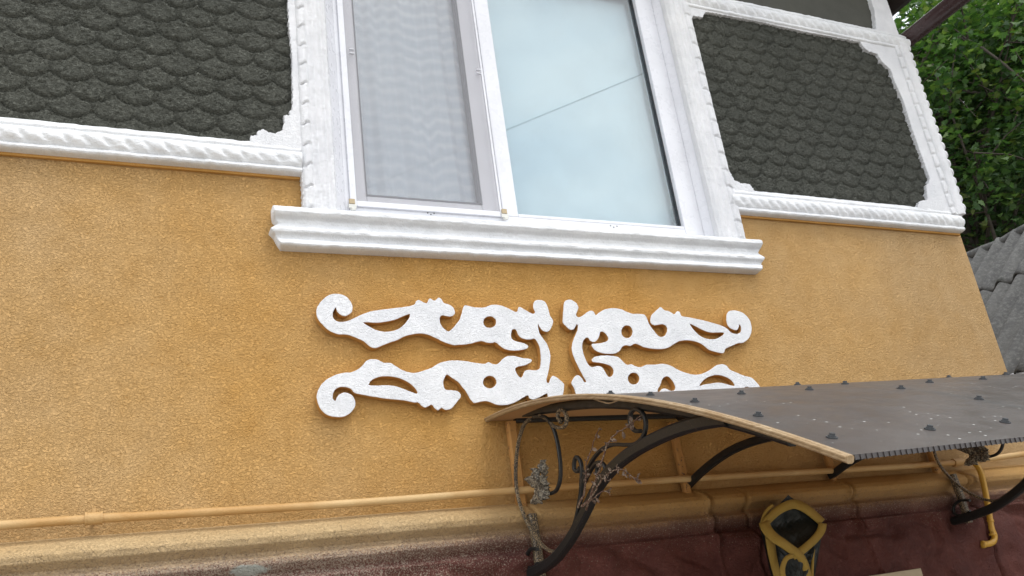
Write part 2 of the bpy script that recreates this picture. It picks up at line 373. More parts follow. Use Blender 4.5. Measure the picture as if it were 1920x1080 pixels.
# curtains
m, t, p, o = mat('sheer_curtain'); v = coord(t)
sx = t.nodes.new('ShaderNodeSeparateXYZ'); t.links.new(v, sx.inputs[0])
wob = math_(t, 'ADD', sx.outputs['Z'], math_(t, 'MULTIPLY', noise(t, coord(t, (9, 9, .8)), 1, 3), .09))
wv = math_(t, 'SINE', math_(t, 'MULTIPLY', wob, 95)); band = math_(t, 'MULTIPLY', math_(t, 'ADD', wv, 1), .5)
band = ramp(t, band, ((.35, 0.0), (1.0, 1.0)))
t.links.new(mix(t, math_(t, 'MULTIPLY', band, noise(t, v, 4, 2)), (.64,.68,.70), (.98,.99,1)), p.inputs['Base Color']); p.inputs['Roughness'].default_value = .9
M['curtain'] = m
M['blind'] = plastic('white_blind', (.78,.82,.84), .8)
M['room'] = plastic('room_wall', (.35,.36,.38), .9)
# slate
m, t, p, o = mat('weathered_fibre_cement'); v = coord(t); vs = coord(t, (1, 2.2, 1))
n = noise(t, vs, 3, 8, .7); n2 = noise(t, v, 38, 6, .75)
c = mix(t, ramp(t, n, ((.35, 0.0), (.65, 1.0))), (.058,.058,.058), (.105,.104,.100))
c = mix(t, ramp(t, n2, ((.47, 0.0), (.72, 1.0))), c, (.165,.165,.155)); c = mix(t, ramp(t, noise(t, v, 14, 5, .7), ((.30, 1.0), (.42, 0.0))), c, (.05,.055,.045))
t.links.new(c, p.inputs['Base Color']); p.inputs['Roughness'].default_value = .9; t.links.new(bump(t, n2, .0012), p.inputs['Normal']); M['slate'] = m
m, t, p, o = mat('cardboard'); v = coord(t); t.links.new(mix(t, noise(t, v, 25, 4), (.36,.30,.20), (.46,.39,.27)), p.inputs['Base Color']); p.inputs['Roughness'].default_value = .85; M['board'] = m
m, t, p, o = mat('black_film'); v = coord(t); t.links.new(mix(t, noise(t, v, 9, 4), (.007,.010,.009), (.018,.022,.020)), p.inputs['Base Color']); p.inputs['Roughness'].default_value = .42; p.inputs['Specular IOR Level'].default_value = .3
t.links.new(bump(t, noise(t, v, 11, 2, .45, .8), .02, .6), p.inputs['Normal']); M['film'] = m
m, t, p, o = mat('ochre_webbing'); v = coord(t); t.links.new(mix(t, noise(t, v, 14, 5, .65), (.26,.160,.024), (.38,.25,.045)), p.inputs['Base Color']); p.inputs['Roughness'].default_value = .8
t.links.new(bump(t, noise(t, v, 320, 2), .0012), p.inputs['Normal']); M['web'] = m
m, t, p, o = mat('ground_concrete'); v = coord(t); t.links.new(mix(t, noise(t, v, 2, 8, .7), (.25,.225,.19), (.36,.33,.28)), p.inputs['Base Color']); p.inputs['Roughness'].default_value = .95
t.links.new(bump(t, noise(t, v, 40, 5), .01), p.inputs['Normal']); M['ground'] = m
m, t, p, o = mat('bark'); v = coord(t, (1, 1, .25)); n = noise(t, v, 18, 6, .7); t.links.new(mix(t, n, (.035,.028,.022), (.12,.10,.08)), p.inputs['Base Color']); t.links.new(bump(t, n, .03), p.inputs['Normal']); p.inputs['Roughness'].default_value = .9; M['bark'] = m
def leafmat(name, a, b, c):
    m, t, p, o = mat(name)
    gi = t.nodes.new('ShaderNodeNewGeometry'); r = gi.outputs['Random Per Island']
    col = ramp(t, r, ((0, a), (.55, b), (.90, c), (1.0, (c[0]*1.5, c[1]*1.1, c[2]))))
    t.links.new(col, p.inputs['Base Color']); p.inputs['Roughness'].default_value = .5
    tl = t.nodes.new('ShaderNodeBsdfTranslucent'); t.links.new(mix(t, 1.0, col, (1.5,1.7,.6), 'MULTIPLY'), tl.inputs['Color'])
    ms = t.nodes.new('ShaderNodeMixShader'); ms.inputs[0].default_value = .34
    t.links.new(p.outputs[0], ms.inputs[1]); t.links.new(tl.outputs[0], ms.inputs[2]); t.links.new(ms.outputs[0], o.inputs[0]); return m
M['leaf_a'] = leafmat('leaves_fresh', (.027,.066,.026), (.054,.115,.038), (.095,.160,.052))
M['leaf_b'] = leafmat('leaves_deep', (.018,.050,.016), (.035,.085,.025), (.070,.145,.04))

# ------------------------------------------------------------------ ground
g = MB(); n = 40
for i in range(n+1):
    for j in range(n+1): g.v.append((-60+120*i/n, -60+120*j/n, -ZC))
for i in range(n):
    for j in range(n): a = i*(n+1)+j; g.f.append((a, a+n+1, a+n+2, a+1))
tag(g.build('ground', M['ground']), kind='structure')

# ------------------------------------------------------------------ house
house = tag(empty('house', (0.6, 3.5, -ZC)), 'ochre stucco house with white mouldings, scale-patterned grey panels and a white window', 'house')
WX0, WX1, WZ0, WZ1 = .752, 2.602, 1.545, 3.12       # window opening
HX0, HX1, TOP = -4.0, 4.31, 4.1
w = MB()
zs = [-1.6, WZ0, WZ1, TOP]; xs = [HX0, WX0, WX1, HX1]
for i in range(3):
    for j in range(3):
        if i == 1 and j == 1: continue
        w.add([(xs[i],0,zs[j]),(xs[i+1],0,zs[j]),(xs[i+1],0,zs[j+1]),(xs[i],0,zs[j+1])], [(0,1,2,3)])
w.add([(WX0,0,WZ0),(WX1,0,WZ0),(WX1,.3,WZ0),(WX0,.3,WZ0),(WX0,0,WZ1),(WX1,0,WZ1),(WX1,.3,WZ1),(WX0,.3,WZ1)], [(0,3,2,1),(4,5,6,7),(0,4,7,3),(1,2,6,5)])
w.add([(HX1,0,-1.6),(HX1,8,-1.6),(HX1,8,TOP),(HX1,0,TOP),(HX0,0,-1.6),(HX0,8,-1.6),(HX0,8,TOP),(HX0,0,TOP)], [(0,1,2,3),(4,7,6,5),(1,5,6,2)])
w.add([(HX1,0,TOP),(HX0,0,TOP),(.15,0,TOP+1.9),(HX1,8,TOP),(HX0,8,TOP),(.15,8,TOP+1.9)], [(0,2,1),(3,4,5)])
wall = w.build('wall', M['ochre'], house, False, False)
# room behind the window
rm = MB(); rm.add([(WX0-.4,1.6,WZ0-.5),(WX1+.4,1.6,WZ0-.5),(WX1+.4,1.6,WZ1+.3),(WX0-.4,1.6,WZ1+.3),(WX0-.4,.31,WZ0-.5),(WX1+.4,.31,WZ0-.5),(WX1+.4,.31,WZ1+.3),(WX0-.4,.31,WZ1+.3)],
                  [(0,1,2,3),(4,5,1,0),(7,3,2,6),(4,0,3,7),(5,6,2,1)])
rm.build('room_lining', M['room'], house)
# roof with eave on the right, its underside seen in the top corner
roof = MB()
def slab(x0, z0, x1, z1, y0, y1, th):
    roof.hexa([(x0,y0,z0),(x1,y0,z1),(x1,y1,z1),(x0,y1,z0),(x0,y0,z0+th),(x1,y0,z1+th),(x1,y1,z1+th),(x0,y1,z0+th)])
slab(4.66, 3.62, .15, TOP+2.05, -.95, 8.4, .12); slab(-4.4, 3.62+.25, .15, TOP+2.05, -.95, 8.4, .12)
rf = roof.build('roof', M['fascia'], house)
MB().box((4.33,-.9,3.49), (4.555,8.3,3.515)).build('soffit', M['soffit'], house)
MB().box((4.56,-.95,3.385), (4.595,8.4,3.66)).build('fascia_board', M['fascia'], house)
# brown drainpipe run
dp = MB(); dp.tube([(4.43,-2.3,3.052), (4.43,.9,3.052)], .052, 20); dpo = dp.build('drainpipe', M['brown_pipe'], house, True); smooth_angle(dpo)
MB().tube([(4.43,.02,3.052), (4.43,.09,3.052)], .058, 20).build('pipe_collar', M['brown_pipe'], dpo)

# plinth
def plinth_h(X, Z):
    h = np.interp(Z, [-1.6,-1.0,.10,.185,.212,.222,.232,.243,.262,.280,.292,.300,.310,.325,.345,.362,.380,.392,.40],
                  [.16,.13,.095,.090,.085,.066,.064,.074,.086,.082,.064,.060,.070,.088,.092,.080,.052,.030,.006])
    low = sstep(.235, .17, Z)
    lum = fbm(X*4.2+Z*1.5, Z*4.0-X*1.2, 3, 5)
    cre = np.abs(fbm(X*2.6+Z*2.2, Z*3.2-X*.4, 3, 21)-.5)
    h = h + low*((lum-.5)*.13 - .022*np.exp(-(cre/.05)**2) + (np.abs(fbm(X*6-Z*5, Z*3+X, 2, 61)-.5))*.06)
    h = h + (fbm(X*9, Z*14, 3, 33)-.5)*.012*sstep(.4, .36, Z)
    h = h + (vn(X*2.3, Z*0, 8)-.5)*.008
    for xx in (1.372, 2.335, 2.905, 3.63):                  # joints beside the uprights
        xc = xx+.006*np.sin(Z*40)
        h = h - .022*np.exp(-((X-xc-.02)/.007)**2)*sstep(.40, .37, Z)
    for xx, zt in ((2.155, .40), (2.905, .40)):
        xc = xx+.20*(.34-Z)*.35
        h = h + .022*np.exp(-((X-xc)/.010)**2) - .030*np.exp(-((X-xc-.028)/.009)**2)*sstep(.16, .20, Z)*sstep(.395, .38, Z)
    return h
zs = np.concatenate([np.linspace(-1.6,-.2,30,endpoint=False), np.linspace(-.2,.06,60,endpoint=False), np.linspace(.06,.40,110)])
relief('plinth', HX0, 4.335, zs, 1100, plinth_h, M['plinth'], house, base=-.002)
pl2 = MB().box((4.312,-.05,-1.6), (4.37,8,.36)); pl2.build('plinth_return', M['plinth'], house)

# fish scale panels
def scales(X, Z, Wd, P, seed, x0, z0):
    R = .081; best = np.full(X.shape, -1.0); H = np.zeros(X.shape); rows0 = np.floor((Z-z0)/P)
    for k in (-1, 0, 1, 2, 3):                       # lower rows first, upper rows win
        row = rows0+k; cz = z0+row*P
        off = np.where(np.mod(row, 2) == 0, 0, .5)
        for dx in (0, 1, -1):
            col = np.round((X-x0)/Wd-off)+dx
            jx = (_h(row, col, seed)-.5)*.008; jz = (_h(row, col, seed+9)-.5)*.007; jr = 1+(_h(row, col, seed+4)-.5)*.07
            cx = x0+(col+off)*Wd+jx
            r = np.hypot((X-cx)/1.0, (Z-cz-jz)*1.06)/(R*jr)
            ang = (Z-cz-jz)/R
            hh = .006+.007*np.clip(.55-ang*.5, 0, 1)*(1-sstep(.84, 1.0, r)*sstep(.35, -.25, ang))
            hh = hh - .0075*np.exp(-((r-1.03)/.038)**2)*sstep(.25, -.35, ang)
            ins = r < 1.1
            pick = ins & (ang < .35)
            H = np.where(pick & ((r < 1.0) | (best < row-.5)), np.where(r < 1.0, hh, np.minimum(H, hh)), H)
            inner = (r < 1.0) & pick
            H = np.where(inner, hh + (np.abs(fbm(X*62, Z*62, 2, seed)-.5))*.024*(1-sstep(.78,.92,r)), H)
            best = np.where(inner, row, best)
    return np.minimum(np.maximum(H, -.006)+(fbm(X*60, Z*60, 2, seed+3)-.5)*.005, .0285)
relief('scale_panel', -1.4, .68, np.arange(1.80, 3.05, .0042), 480, lambda X, Z: .009+scales(X, Z, .143, .0795, 3, -.26, 2.335), M['grey'], house)
relief('scale_panel', 2.70, 4.27, np.arange(1.84, 3.02, .0042), 370, lambda X, Z: .009+scales(X, Z, .135, .0795, 11, 2.95, 2.715), M['grey'], house)
MB().box((2.8,-.012,3.04), (4.25,.0,3.7)).build('upper_panel', M['grey_fine'], house)

def C3(l, ox=0, oy=0, s=1/3): return [(ox+a*s, oy+b*s) for a, b in l]
def toW(l, Y): return [tuple((lambda p: (p.x, p.z))(wp(a, b, Y))) for a, b in l]
# white surround masses with the stepped panel corners
left_edge = C3([(1412,830),(1408,790),(1412,762),(1445,760),(1448,735),(1480,725),(1510,742),(1550,750),(1590,730),(1600,690),(1595,645),(1630,645),(1628,620),(1645,615),(1645,500),(1640,300),(1625,150),(1620,0)])
le = toW(left_edge, -.042)
ring = [(.62,1.74)] + [(le[0][0], 1.74)] + le[1:] + [(le[-1][0], 3.05), (-1.4, 3.05), (-1.4, 3.7), (.750, 3.7), (.750, 1.54), (.622, 1.54)]
plate('window_surround', jit(ring, .0025), [], -.042, .040, M['white'], house)
pan = C3([(130,65),(380,110),(700,180),(1000,235),(1020,265),(1050,290),(1095,300),(1120,345),(1170,390),(1190,450),(1240,560),(1290,720),(1340,860),(1390,1000),(1385,1030),(1370,1040)], 1280, 0)
pan += [(1380+a*.3888, 300+b*.3888) for a, b in ((925,190),(885,200),(875,235),(700,218),(500,198),(300,176),(100,155))]
pan += C3([(410,1078),(380,1035),(330,1030),(290,1010),(260,950),(215,905),(200,850),(165,720),(130,600),(100,440),(60,290),(45,175),(62,150),(50,110),(62,88),(112,97)], 1280, 0)
upan = [(-.7, 3.14)]
up = toW(C3([(250,5),(500,62),(800,112),(1088,165),(1086,120),(1080,60),(1062,0)], 1280, 0), -.042)
ur = [(2.86, up[0][1]-.02)] + up + [(up[-1][0], 3.66), (2.86, 3.66)]
ring = [(2.60,1.54),(2.715,1.54),(2.73,1.76),(4.32,1.76),(4.32,3.7),(2.60,3.7)]
plate('bay_frame', jit(ring, .002), [jit(toW(pan, -.042), .003), jit(ur, .003)], -.042, .040, M['white'], house)
MB().box((.80,-.03,3.12), (2.60,0,3.7)).build('lintel_render', M['white'], house)

# upright flutes and notched ribs beside the window
def flutes(sgn, x0, x1):
    def fn(X, Z):
        u = (X-x0)/(x1-x0); u = u if sgn > 0 else 1-u          # u=0 outer edge
        h = .042+.0*u
        seg = np.mod((Z+.006*np.sin(u*20))/.094, 1.0)
        rib = np.sqrt(np.clip(1-((u-.16)/.15)**2, 0, 1))
        h = h + .013*rib - .013*rib*np.exp(-((seg-.5+.06*vn(X*90,Z*0,3))/.045)**2)
        h = h + .009*np.exp(-((u-.50)/.09)**2) + .008*np.exp(-((u-.76)/.07)**2)
        h = h - .016*sstep(.86, 1.0, u)
        return h + (fbm(X*45, Z*30, 3, 4)-.5)*.006
    return fn
zz = np.arange(1.535, 3.2, .006)
relief('fluted_rib', .624, .756, zz, 50, flutes(1, .624, .756), M['white'], house)
relief('fluted_rib', 2.580, 2.722, zz, 50, flutes(-1, 2.580, 2.722), M['white'], house)
# corner quoin with rope edge, wrapping onto the side wall
def quoin(X, Z):
    seg = np.mod((Z-.02*np.sin((X-4.2)*22))/.085, 1.0)
    h = .043 + .012*np.sqrt(np.clip(1-((X-4.252)/.022)**2, 0, 1)) - .012*np.exp(-((seg-.5)/.07)**2)*(np.abs(X-4.252) < .024)
    h = h + .020*np.sqrt(np.clip(1-((X-4.325)/.045)**2, 0, 1)) 
    return h+(fbm(X*40, Z*30, 3, 14)-.5)*.006
qz = np.arange(1.80, 2.98, .006)
relief('corner_quoin', 4.235, 4.33, qz, 36, quoin, M['white'], house)
rb = MB(); pts = []; rad = []
zq = 1.83
while zq < 2.98:
    s_ = (zq-1.83)/.058; pts.append((4.345+.004*math.sin(zq*9), .010, zq)); rad.append(.064*(.76+.24*abs(math.sin(math.pi*s_)))); zq += .0072
rb.tube(pts, rad, 16); rb.build('rope_edge', M['white'], house, True)
MB().box((4.312,.02,3.0), (4.345,7.9,3.4)).build('side_band', M['white'], house)

# rope string courses
def rope(z0, z1, sp_, seed):
    Ht = z1-z0
    def fn(X, Z):
        t = (Z-z0)/Ht
        h = np.interp(t, [0,.03,.08,.16,.20,.24,.70,.74,.80,.95,1.0], [.030,.046,.052,.050,.038,.034,.032,.040,.046,.038,.030])
        c = (t-.46)/.27
        prof = np.sqrt(np.clip(1-c*c, 0, 1))
        sx = X/sp_ + c*.42 + .10*(vn(X*6, X*0, seed)-.5)
        fr = np.mod(sx, 1.0)
        gr = np.exp(-(np.minimum(fr, 1-fr)/.20)**2)
        h = h + prof*(.032-.010*gr*np.clip(1.2-np.abs(c+.30)*1.1, 0, 1)*(.7+.6*vn(X*15, X*0, seed+2)))
        return h + (fbm(X*28, Z*40, 3, seed)-.5)*.009
    return fn
def course(name, x0, x1, z0, z1, sp_, seed):
    relief(name, x0, x1, np.linspace(z0, z1, 64), int((x1-x0)/.005), rope(z0, z1, sp_, seed), M['white_soft'], house)
    MB().box((x0+.003,-.013,z0-.010), (x1-.003,-.001,z0+.004)).build('drip_edge', M['ochre_soft'], house)
course('rope_course', -3.9, .622, 1.701, 1.828, .066, 3)
course('rope_course', 2.690, 4.295, 1.698, 1.832, .056, 7)
relief('rope_course', 2.70, 4.37, np.linspace(2.925, 3.055, 50), 330, rope(2.925, 3.055, .062, 12), M['white_soft'], house)
relief('rope_course', -3.9, .62, np.linspace(2.925, 3.055, 40), 600, rope(2.925, 3.055, .062, 13), M['white_soft'], house)
# window sill
def sill_h(X, Z):
    t = 1-(Z-1.386)/(1.550-1.386)
    h = np.interp(t, [0,.04,.10,.20,.27,.33,.42,.52,.60,.66,.72,.78,.84,.93,.97,1.0], [.045,.062,.074,.076,.066,.048,.046,.052,.060,.058,.042,.038,.048,.052,.044,.01])
    return h+(fbm(X*26, Z*55, 3, 6)-.5)*.008
def sill_x(U, Z):
    t = 1-(Z-1.386)/(1.550-1.386)
    e = np.interp(t, [0,.2,.32,.42,.52,.60,.72,.8,.9,1.0], [0,0,.004,.022,.004,-.012,.006,.012,.02,.03])
    return (.506+e)+((2.788-e*.7)-(.506+e))*U
relief('window_sill', 0, 1, np.linspace(1.386, 1.550, 60), 520, sill_h, M['white_soft'], house, xf=sill_x)

# window
YW = .05
wx0, wx1, wz0, wz1 = .806, 2.560, 1.5665, 3.10
def frame(mb, x0, x1, z0, z1, wl, wr, wb, wt, y0, y1):
    mb.box((x0,y0,z0), (x0+wl,y1,z1)); mb.box((x1-wr,y0,z0), (x1,y1,z1)); mb.box((x0+wl,y0,z0), (x1-wr,y1,z0+wb)); mb.box((x0+wl,y0,z1-wt), (x1-wr,y1,z1))
def bev(o, a=.003):
    b = o.modifiers.new('bevel', 'BEVEL'); b.width = a; b.segments = 2; b.limit_method = 'ANGLE'; return o
wf = MB(); frame(wf, wx0, wx1, wz0, wz1, .030, .108, .0635, .06, YW, YW+.07)
wf.box((1.500,YW,wz0+.0635), (1.574,YW+.07,wz1-.06))
wf.box((1.574,YW+.0015,wz0+.0635), (wx1-.108,YW+.07,wz0+.0805))
win = bev(wf.build('window', M['pvc'], house), .004)
rv = MB(); rv.hexa([(2.560,YW+.0,1.56),(2.606,-.024,1.56),(2.606,.08,1.56),(2.560,.08,1.56),(2.560,YW+.0,3.12),(2.606,-.024,3.12),(2.606,.08,3.12),(2.560,.08,3.12)])
rv.build('window_reveal', M['pvc'], house); rv = MB(); rv.hexa([(.752,-.030,1.54),(.8055,YW-.004,1.56),(.8055,.08,1.56),(.752,.08,1.54),(.752,-.030,3.12),(.8055,YW-.004,3.12),(.8055,.08,3.12),(.752,.08,3.12)])
rv.build('window_reveal', M['pvc'], house)
MB().box((.80,-.02,1.52), (2.6,.2,1.566)).build('sill_bed', M['white_soft'], house)
sa = MB(); frame(sa, .838, 1.498, wz0+.067, wz1-.065, .066, .084, .053, .06, YW+.018, YW+.068)
bev(sa.build('sash', M['pvc_grey'], win), .006)
gk = MB(); frame(gk, .902, 1.416, wz0+.120, wz1-.125, .004, .012, .005, .005, YW+.0150, YW+.05)
frame(gk, wx1-.118-.872, wx1-.107, wz0+.080, wz1-.0605, .001, .008, .003, .003, YW+.024, YW+.05)
gk.build('gasket', M['gasket'], win)
bd = MB(); bd.box((wx1-.142,YW+.004,wz0+.082), (wx1-.122,YW+.03,wz1-.06)); 
for k, (y, mm) in enumerate(((YW+.030, M['glass']), (YW+.052, M['glass_plain']))):
    MB().box((1.575,y,wz0+.0805), (wx1-.109,y+.004,wz1-.061)).build('glass_pane', mm, win)
for k, y in enumerate((YW+.036, YW+.056)):
    MB().box((.904,y,wz0+.121), (1.414,y+.004,wz1-.126)).build('glass_pane', M['glass_left'], win)
sf = MB(); frame(sf, .826, 1.492, wz0+.0535, wz1-.05, .026, .010, .024, .026, YW-.012, YW-.001)
bev(sf.build('screen_frame', M['pvc'], win), .002)
MB().box((.852,YW-.007,wz0+.078), (1.482,YW-.006,wz1-.076)).build('screen_mesh', M['mesh'], win)
def clip(px, py):
    c = wp(px, py, YW-.016); b = MB()
    b.box((c.x-.016,YW-.020,c.z-.006), (c.x+.016,YW-.013,c.z+.012)); b.box((c.x-.010,YW-.022,c.z-.016), (c.x+.012,YW-.014,c.z-.004))
    b.tube([(c.x-.006,YW-.026,c.z-.008), (c.x-.006,YW-.013,c.z-.008)], .004, 8)
    bev(b.build('clip', M['tin'], win), .002)
    MB().box((c.x-.013,YW-.0215,c.z+.013), (c.x+.010,YW-.013,c.z+.034)).build('tape_square', M['tape'], win)
clip(661, 388); clip(947, 406)
for cx, cy in ((656,98),(894,136)):
    c = wp(cx, cy, YW-.012); b = MB(); b.box((c.x-.004,YW-.024,c.z-.012), (c.x+.016,YW-.012,c.z-.009)); b.box((c.x-.004,YW-.024,c.z+.009), (c.x+.016,YW-.012,c.z+.012)); b.build('pull_tab', M['pvc'], win)
for cx, cy in ((808,401),(1151,425)):
    b = MB()
    for dx, dy in ((-6,-2),(0,1),(6,-1)):
        c = wp(cx+dx, cy+dy, YW-.001); b.tube([(c.x,YW-.0006,c.z), (c.x,YW+.003,c.z)], .0032, 8)
    b.build('drain_hole', M['gasket'], win)
# curtains inside
def curt(X, Z): return .010*np.sin(X*95+.6*np.sin(Z*3))+.006*np.sin(X*41+Z*2)+(fbm(X*8, Z*2, 2, 3)-.5)*.012
relief('curtain', .82, 1.53, np.linspace(1.5, 3.2, 60), 260, curt, M['curtain'], win, base=.155, skirt=False)
MB().box((1.57,.16,1.5), (2.59,.165,3.2)).build('blind', M['blind'], win)
# grey oval hanging inside by the glass edge
c = wp(1270, 402, .085); ov = MB(); ov.add([(c.x+.026*math.cos(a), .103, c.z+.045*math.sin(a)) for a in [k*math.pi/12 for k in range(24)]], [tuple(range(24))]); ov.build('hanging_disc', plastic('dim_disc', (.22,.30,.32), .5), win)

# ------------------------------------------------------------------ scroll ornaments
def A(l): return [(560+x/4, 530+y/4) for x, y in l]
def B(l): return [(800+x/4.153, 540+y/4.153) for x, y in l]
def Cc(l): return [(1040+x/4.8, 540+y/4.8) for x, y in l]
L = A([(280,185),(290,215),(315,240),(345,250),(375,240),(400,215),(405,185),(395,150),(370,115),(335,92),(290,82),(240,88),(200,110),(160,150),(135,195),(135,240),(155,285),(190,325),(240,365),(300,388),(350,388),(400,400),(450,420),(490,440),(530,475),(570,490),(620,475),(680,450),(740,430),(790,405),(850,388),(920,380),(980,393),(1040,420),(1080,440)])
L += B([(200,443),(260,442),(330,435),(390,420),(430,412),(470,425),(510,428),(535,420),(560,440),(600,470),(640,483),(700,487),(750,480),(790,465),(790,450),(760,430),(710,418),(670,400),(658,370),(665,330),(680,318),(700,330),(715,365),(740,390),(775,400),(810,400),(840,395),(862,420),(880,460),(888,510),(890,560),(885,610),(875,632),(840,640),(790,637),(765,648),(750,680),(738,698),(715,685),(695,650),(692,625),(720,612),(770,600),(810,580),(820,562),(800,550),(750,545),(700,532),(650,527),(610,540),(575,570),(550,592),(520,592),(480,575),(460,588),(420,588),(360,578),(300,568),(240,563),(180,565),(120,577),(80,595),(50,615),(20,628)])
L += A([(930,662),(880,675),(830,672),(780,655),(730,625),(690,603),(640,600),(600,580),(550,572),(510,585),(485,615),(450,645),(400,670),(340,675),(280,690),(220,720),(175,760),(145,810),(135,860),(150,920),(185,970),(235,1000),(290,1008),(350,1000),(400,965),(425,920),(420,875),(395,840),(350,822),(310,835),(285,865),(275,887),(258,870),(258,835),(275,800),(310,783),(350,783),(390,795),(420,825),(480,840),(560,855),(640,868),(720,875),(800,885),(870,900),(900,898),(920,920),(945,937),(975,925),(1000,915),(1020,940),(1045,957),(1070,940),(1110,955),(1150,940),(1180,905)])
L += B([(249,872),(268,845),(262,820),(235,800),(190,795),(150,790),(133,760),(132,720),(150,680),(165,675),(200,700),(245,730),(275,765),(310,810),(335,855),(365,893),(400,890),(450,880),(500,890),(550,910),(610,912),(680,895),(740,860),(790,835),(800,858),(830,868),(880,850),(940,820),(945,855),(965,895),(1000,905),(1040,880),(1062,830),(1072,760),(1060,735),(1020,700),(985,683),(965,705),(955,735),(940,738),(935,710),(950,650),(960,590),(965,530),(955,480),(935,430),(905,390),(880,350),(868,300),(870,280),(885,310),(910,335),(940,340),(965,320),(985,270),(985,250),(960,210),(945,150),(920,105),(880,92),(845,100),(830,130),(835,165),(845,185),(835,200),(800,188),(760,165),(720,145),(710,165),(705,185),(680,180),(640,160),(590,138),(540,128),(490,135),(450,150),(380,150),(320,137),(290,140),(275,190),(260,240),(220,295),(185,330),(170,338),(130,310),(105,265),(105,225),(130,213),(180,222),(210,212),(222,190),(210,155),(180,130),(135,115),(115,85),(95,72),(75,90),(60,98),(40,85),(20,80)])
L += A([(960,155),(935,145),(900,128),(880,140),(865,165),(800,180),(700,192),(600,205),(540,215),(480,235),(420,265),(370,285),(320,293),(280,285),(258,255),(258,220)])
def ell(cx, cy, rx, ry, n=20): return [(cx+rx*math.cos(2*math.pi*k/n), cy+ry*math.sin(2*math.pi*k/n)) for k in range(n)]
LH = [A([(485,297),(560,300),(640,295),(720,278),(790,248),(835,235),(825,270),(790,315),(740,350),(670,367),(600,360),(540,335)]),
      A([(525,765),(545,735),(590,710),(650,702),(710,705),(780,725),(840,760),(875,795),(893,830),(860,825),(800,800),(740,780),(680,768),(600,770)]),
      B(ell(492, 265, 50, 45)), B(ell(492, 732, 52, 48))]
Rr = Cc([(105,110),(85,135),(78,200),(75,260),(75,310),(105,345),(140,375),(170,372),(190,345),(200,325),(212,340),(205,380),(185,430),(165,480),(155,540),(165,600),(190,660),(220,720),(250,780),(275,820),(285,845),(265,845),(250,815),(215,785),(185,795),(160,830),(152,860),(175,900),(192,950),(225,1010),(320,1045),(420,1070),(500,1085),(600,1095),(700,1085),(800,1070),(900,1065),(985,1075),(1030,1090),(1080,1110),(1110,1085),(1150,1100),(1200,1060),(1320,1045),(1450,1030),(1560,1020),(1640,1010),(1710,1020),(1760,1055),(1810,1075),(1870,1060),(1900,1000),(1890,960),(1860,905),(1820,850),(1770,805),(1710,790),(1650,765),(1580,735),(1550,700),(1510,685),(1460,695),(1400,735),(1330,770),(1260,780),(1190,765),(1110,735),(1050,700),(980,682),(900,688),(830,690),(770,712),(720,700),(690,685),(650,690),(615,660),(570,620),(500,608),(420,607),(360,620),(335,645),(345,665),(400,672),(460,685),(510,705),(530,740),(525,780),(495,800),(470,780),(450,745),(430,715),(390,700),(340,712),(305,690),(275,630),(255,570),(250,510),(262,470),(290,445),(310,455),(325,480),(360,485),(390,460),(405,420),(410,400),(425,390),(455,405),(480,440),(480,470),(440,490),(380,500),(335,505),(350,545),(390,575),(450,590),(530,592),(580,570),(610,530),(640,515),(680,522),(730,500),(800,530),(900,548),(1000,545),(1060,515),(1120,480),(1200,470),(1280,485),(1340,515),(1390,555),(1450,575),(1520,585),(1540,545),(1600,520),(1640,500),(1700,490),(1750,450),(1775,380),(1765,310),(1740,265),(1690,220),(1620,200),(1570,210),(1548,245),(1550,310),(1570,350),(1610,375),(1640,378),(1660,350),(1662,320),(1678,350),(1675,395),(1640,412),(1590,400),(1540,355),(1480,330),(1380,300),(1270,275),(1160,255),(1140,250),(1125,215),(1100,210),(1080,235),(1050,220),(1020,205),(990,200),(955,170),(930,190),(880,235),(862,280),(870,320),(900,335),(940,330),(980,328),(1010,350),(1012,390),(990,430),(950,438),(920,415),(880,365),(850,320),(835,280),(810,240),(760,232),(700,230),(640,210),(600,190),(530,180),(460,190),(400,220),(370,245),(355,215),(325,202),(290,220),(250,250),(215,262),(195,245),(200,220),(215,180),(200,140),(165,112),(135,104)])
RH = [Cc(ell(652, 393, 50, 57)), Cc(ell(712, 815, 52, 52)),
      Cc([(1215,320),(1260,340),(1330,375),(1400,400),(1470,400),(1525,405),(1500,435),(1440,460),(1370,455),(1310,430),(1260,385)]),
      Cc([(1305,880),(1340,830),(1400,795),(1460,783),(1530,795),(1590,830),(1620,880),(1560,868),(1480,850),(1400,860),(1340,870)]),
      Cc([(930,945),(930,910),(955,870),(970,820),(1010,795),(1050,820),(1080,870),(1085,910),(1050,925),(1000,905),(965,910),(945,940)])[:11],
      Cc([(1690,915),(1720,890),(1755,895),(1772,918),(1755,935),(1705,935)])]
def orn(ring, holes, label):
    def W_(r, n):
        q = crom(toW(r, -.034), n, True); out = []
        for v in q:
            if not out or (v-out[-1]).length > .0045: out.append(v.copy())
        while (out[0]-out[-1]).length < .0045: out.pop()
        return [(v.x+random.uniform(-.0006, .0006), v.y+random.uniform(-.0006, .0006)) for v in out]
    o = plate('scroll_ornament', W_(ring, 3), [W_(h, 3) for h in holes], -.034, .033, [M['white'], M['ochre_soft']], house, bevel=.002)
    o['label'] = label
def _v2(p): return Vector((p[0], p[1]))
orn(L, LH, 'white scroll relief whose curls point left'); orn(Rr, RH, 'white scroll relief whose curls point right')

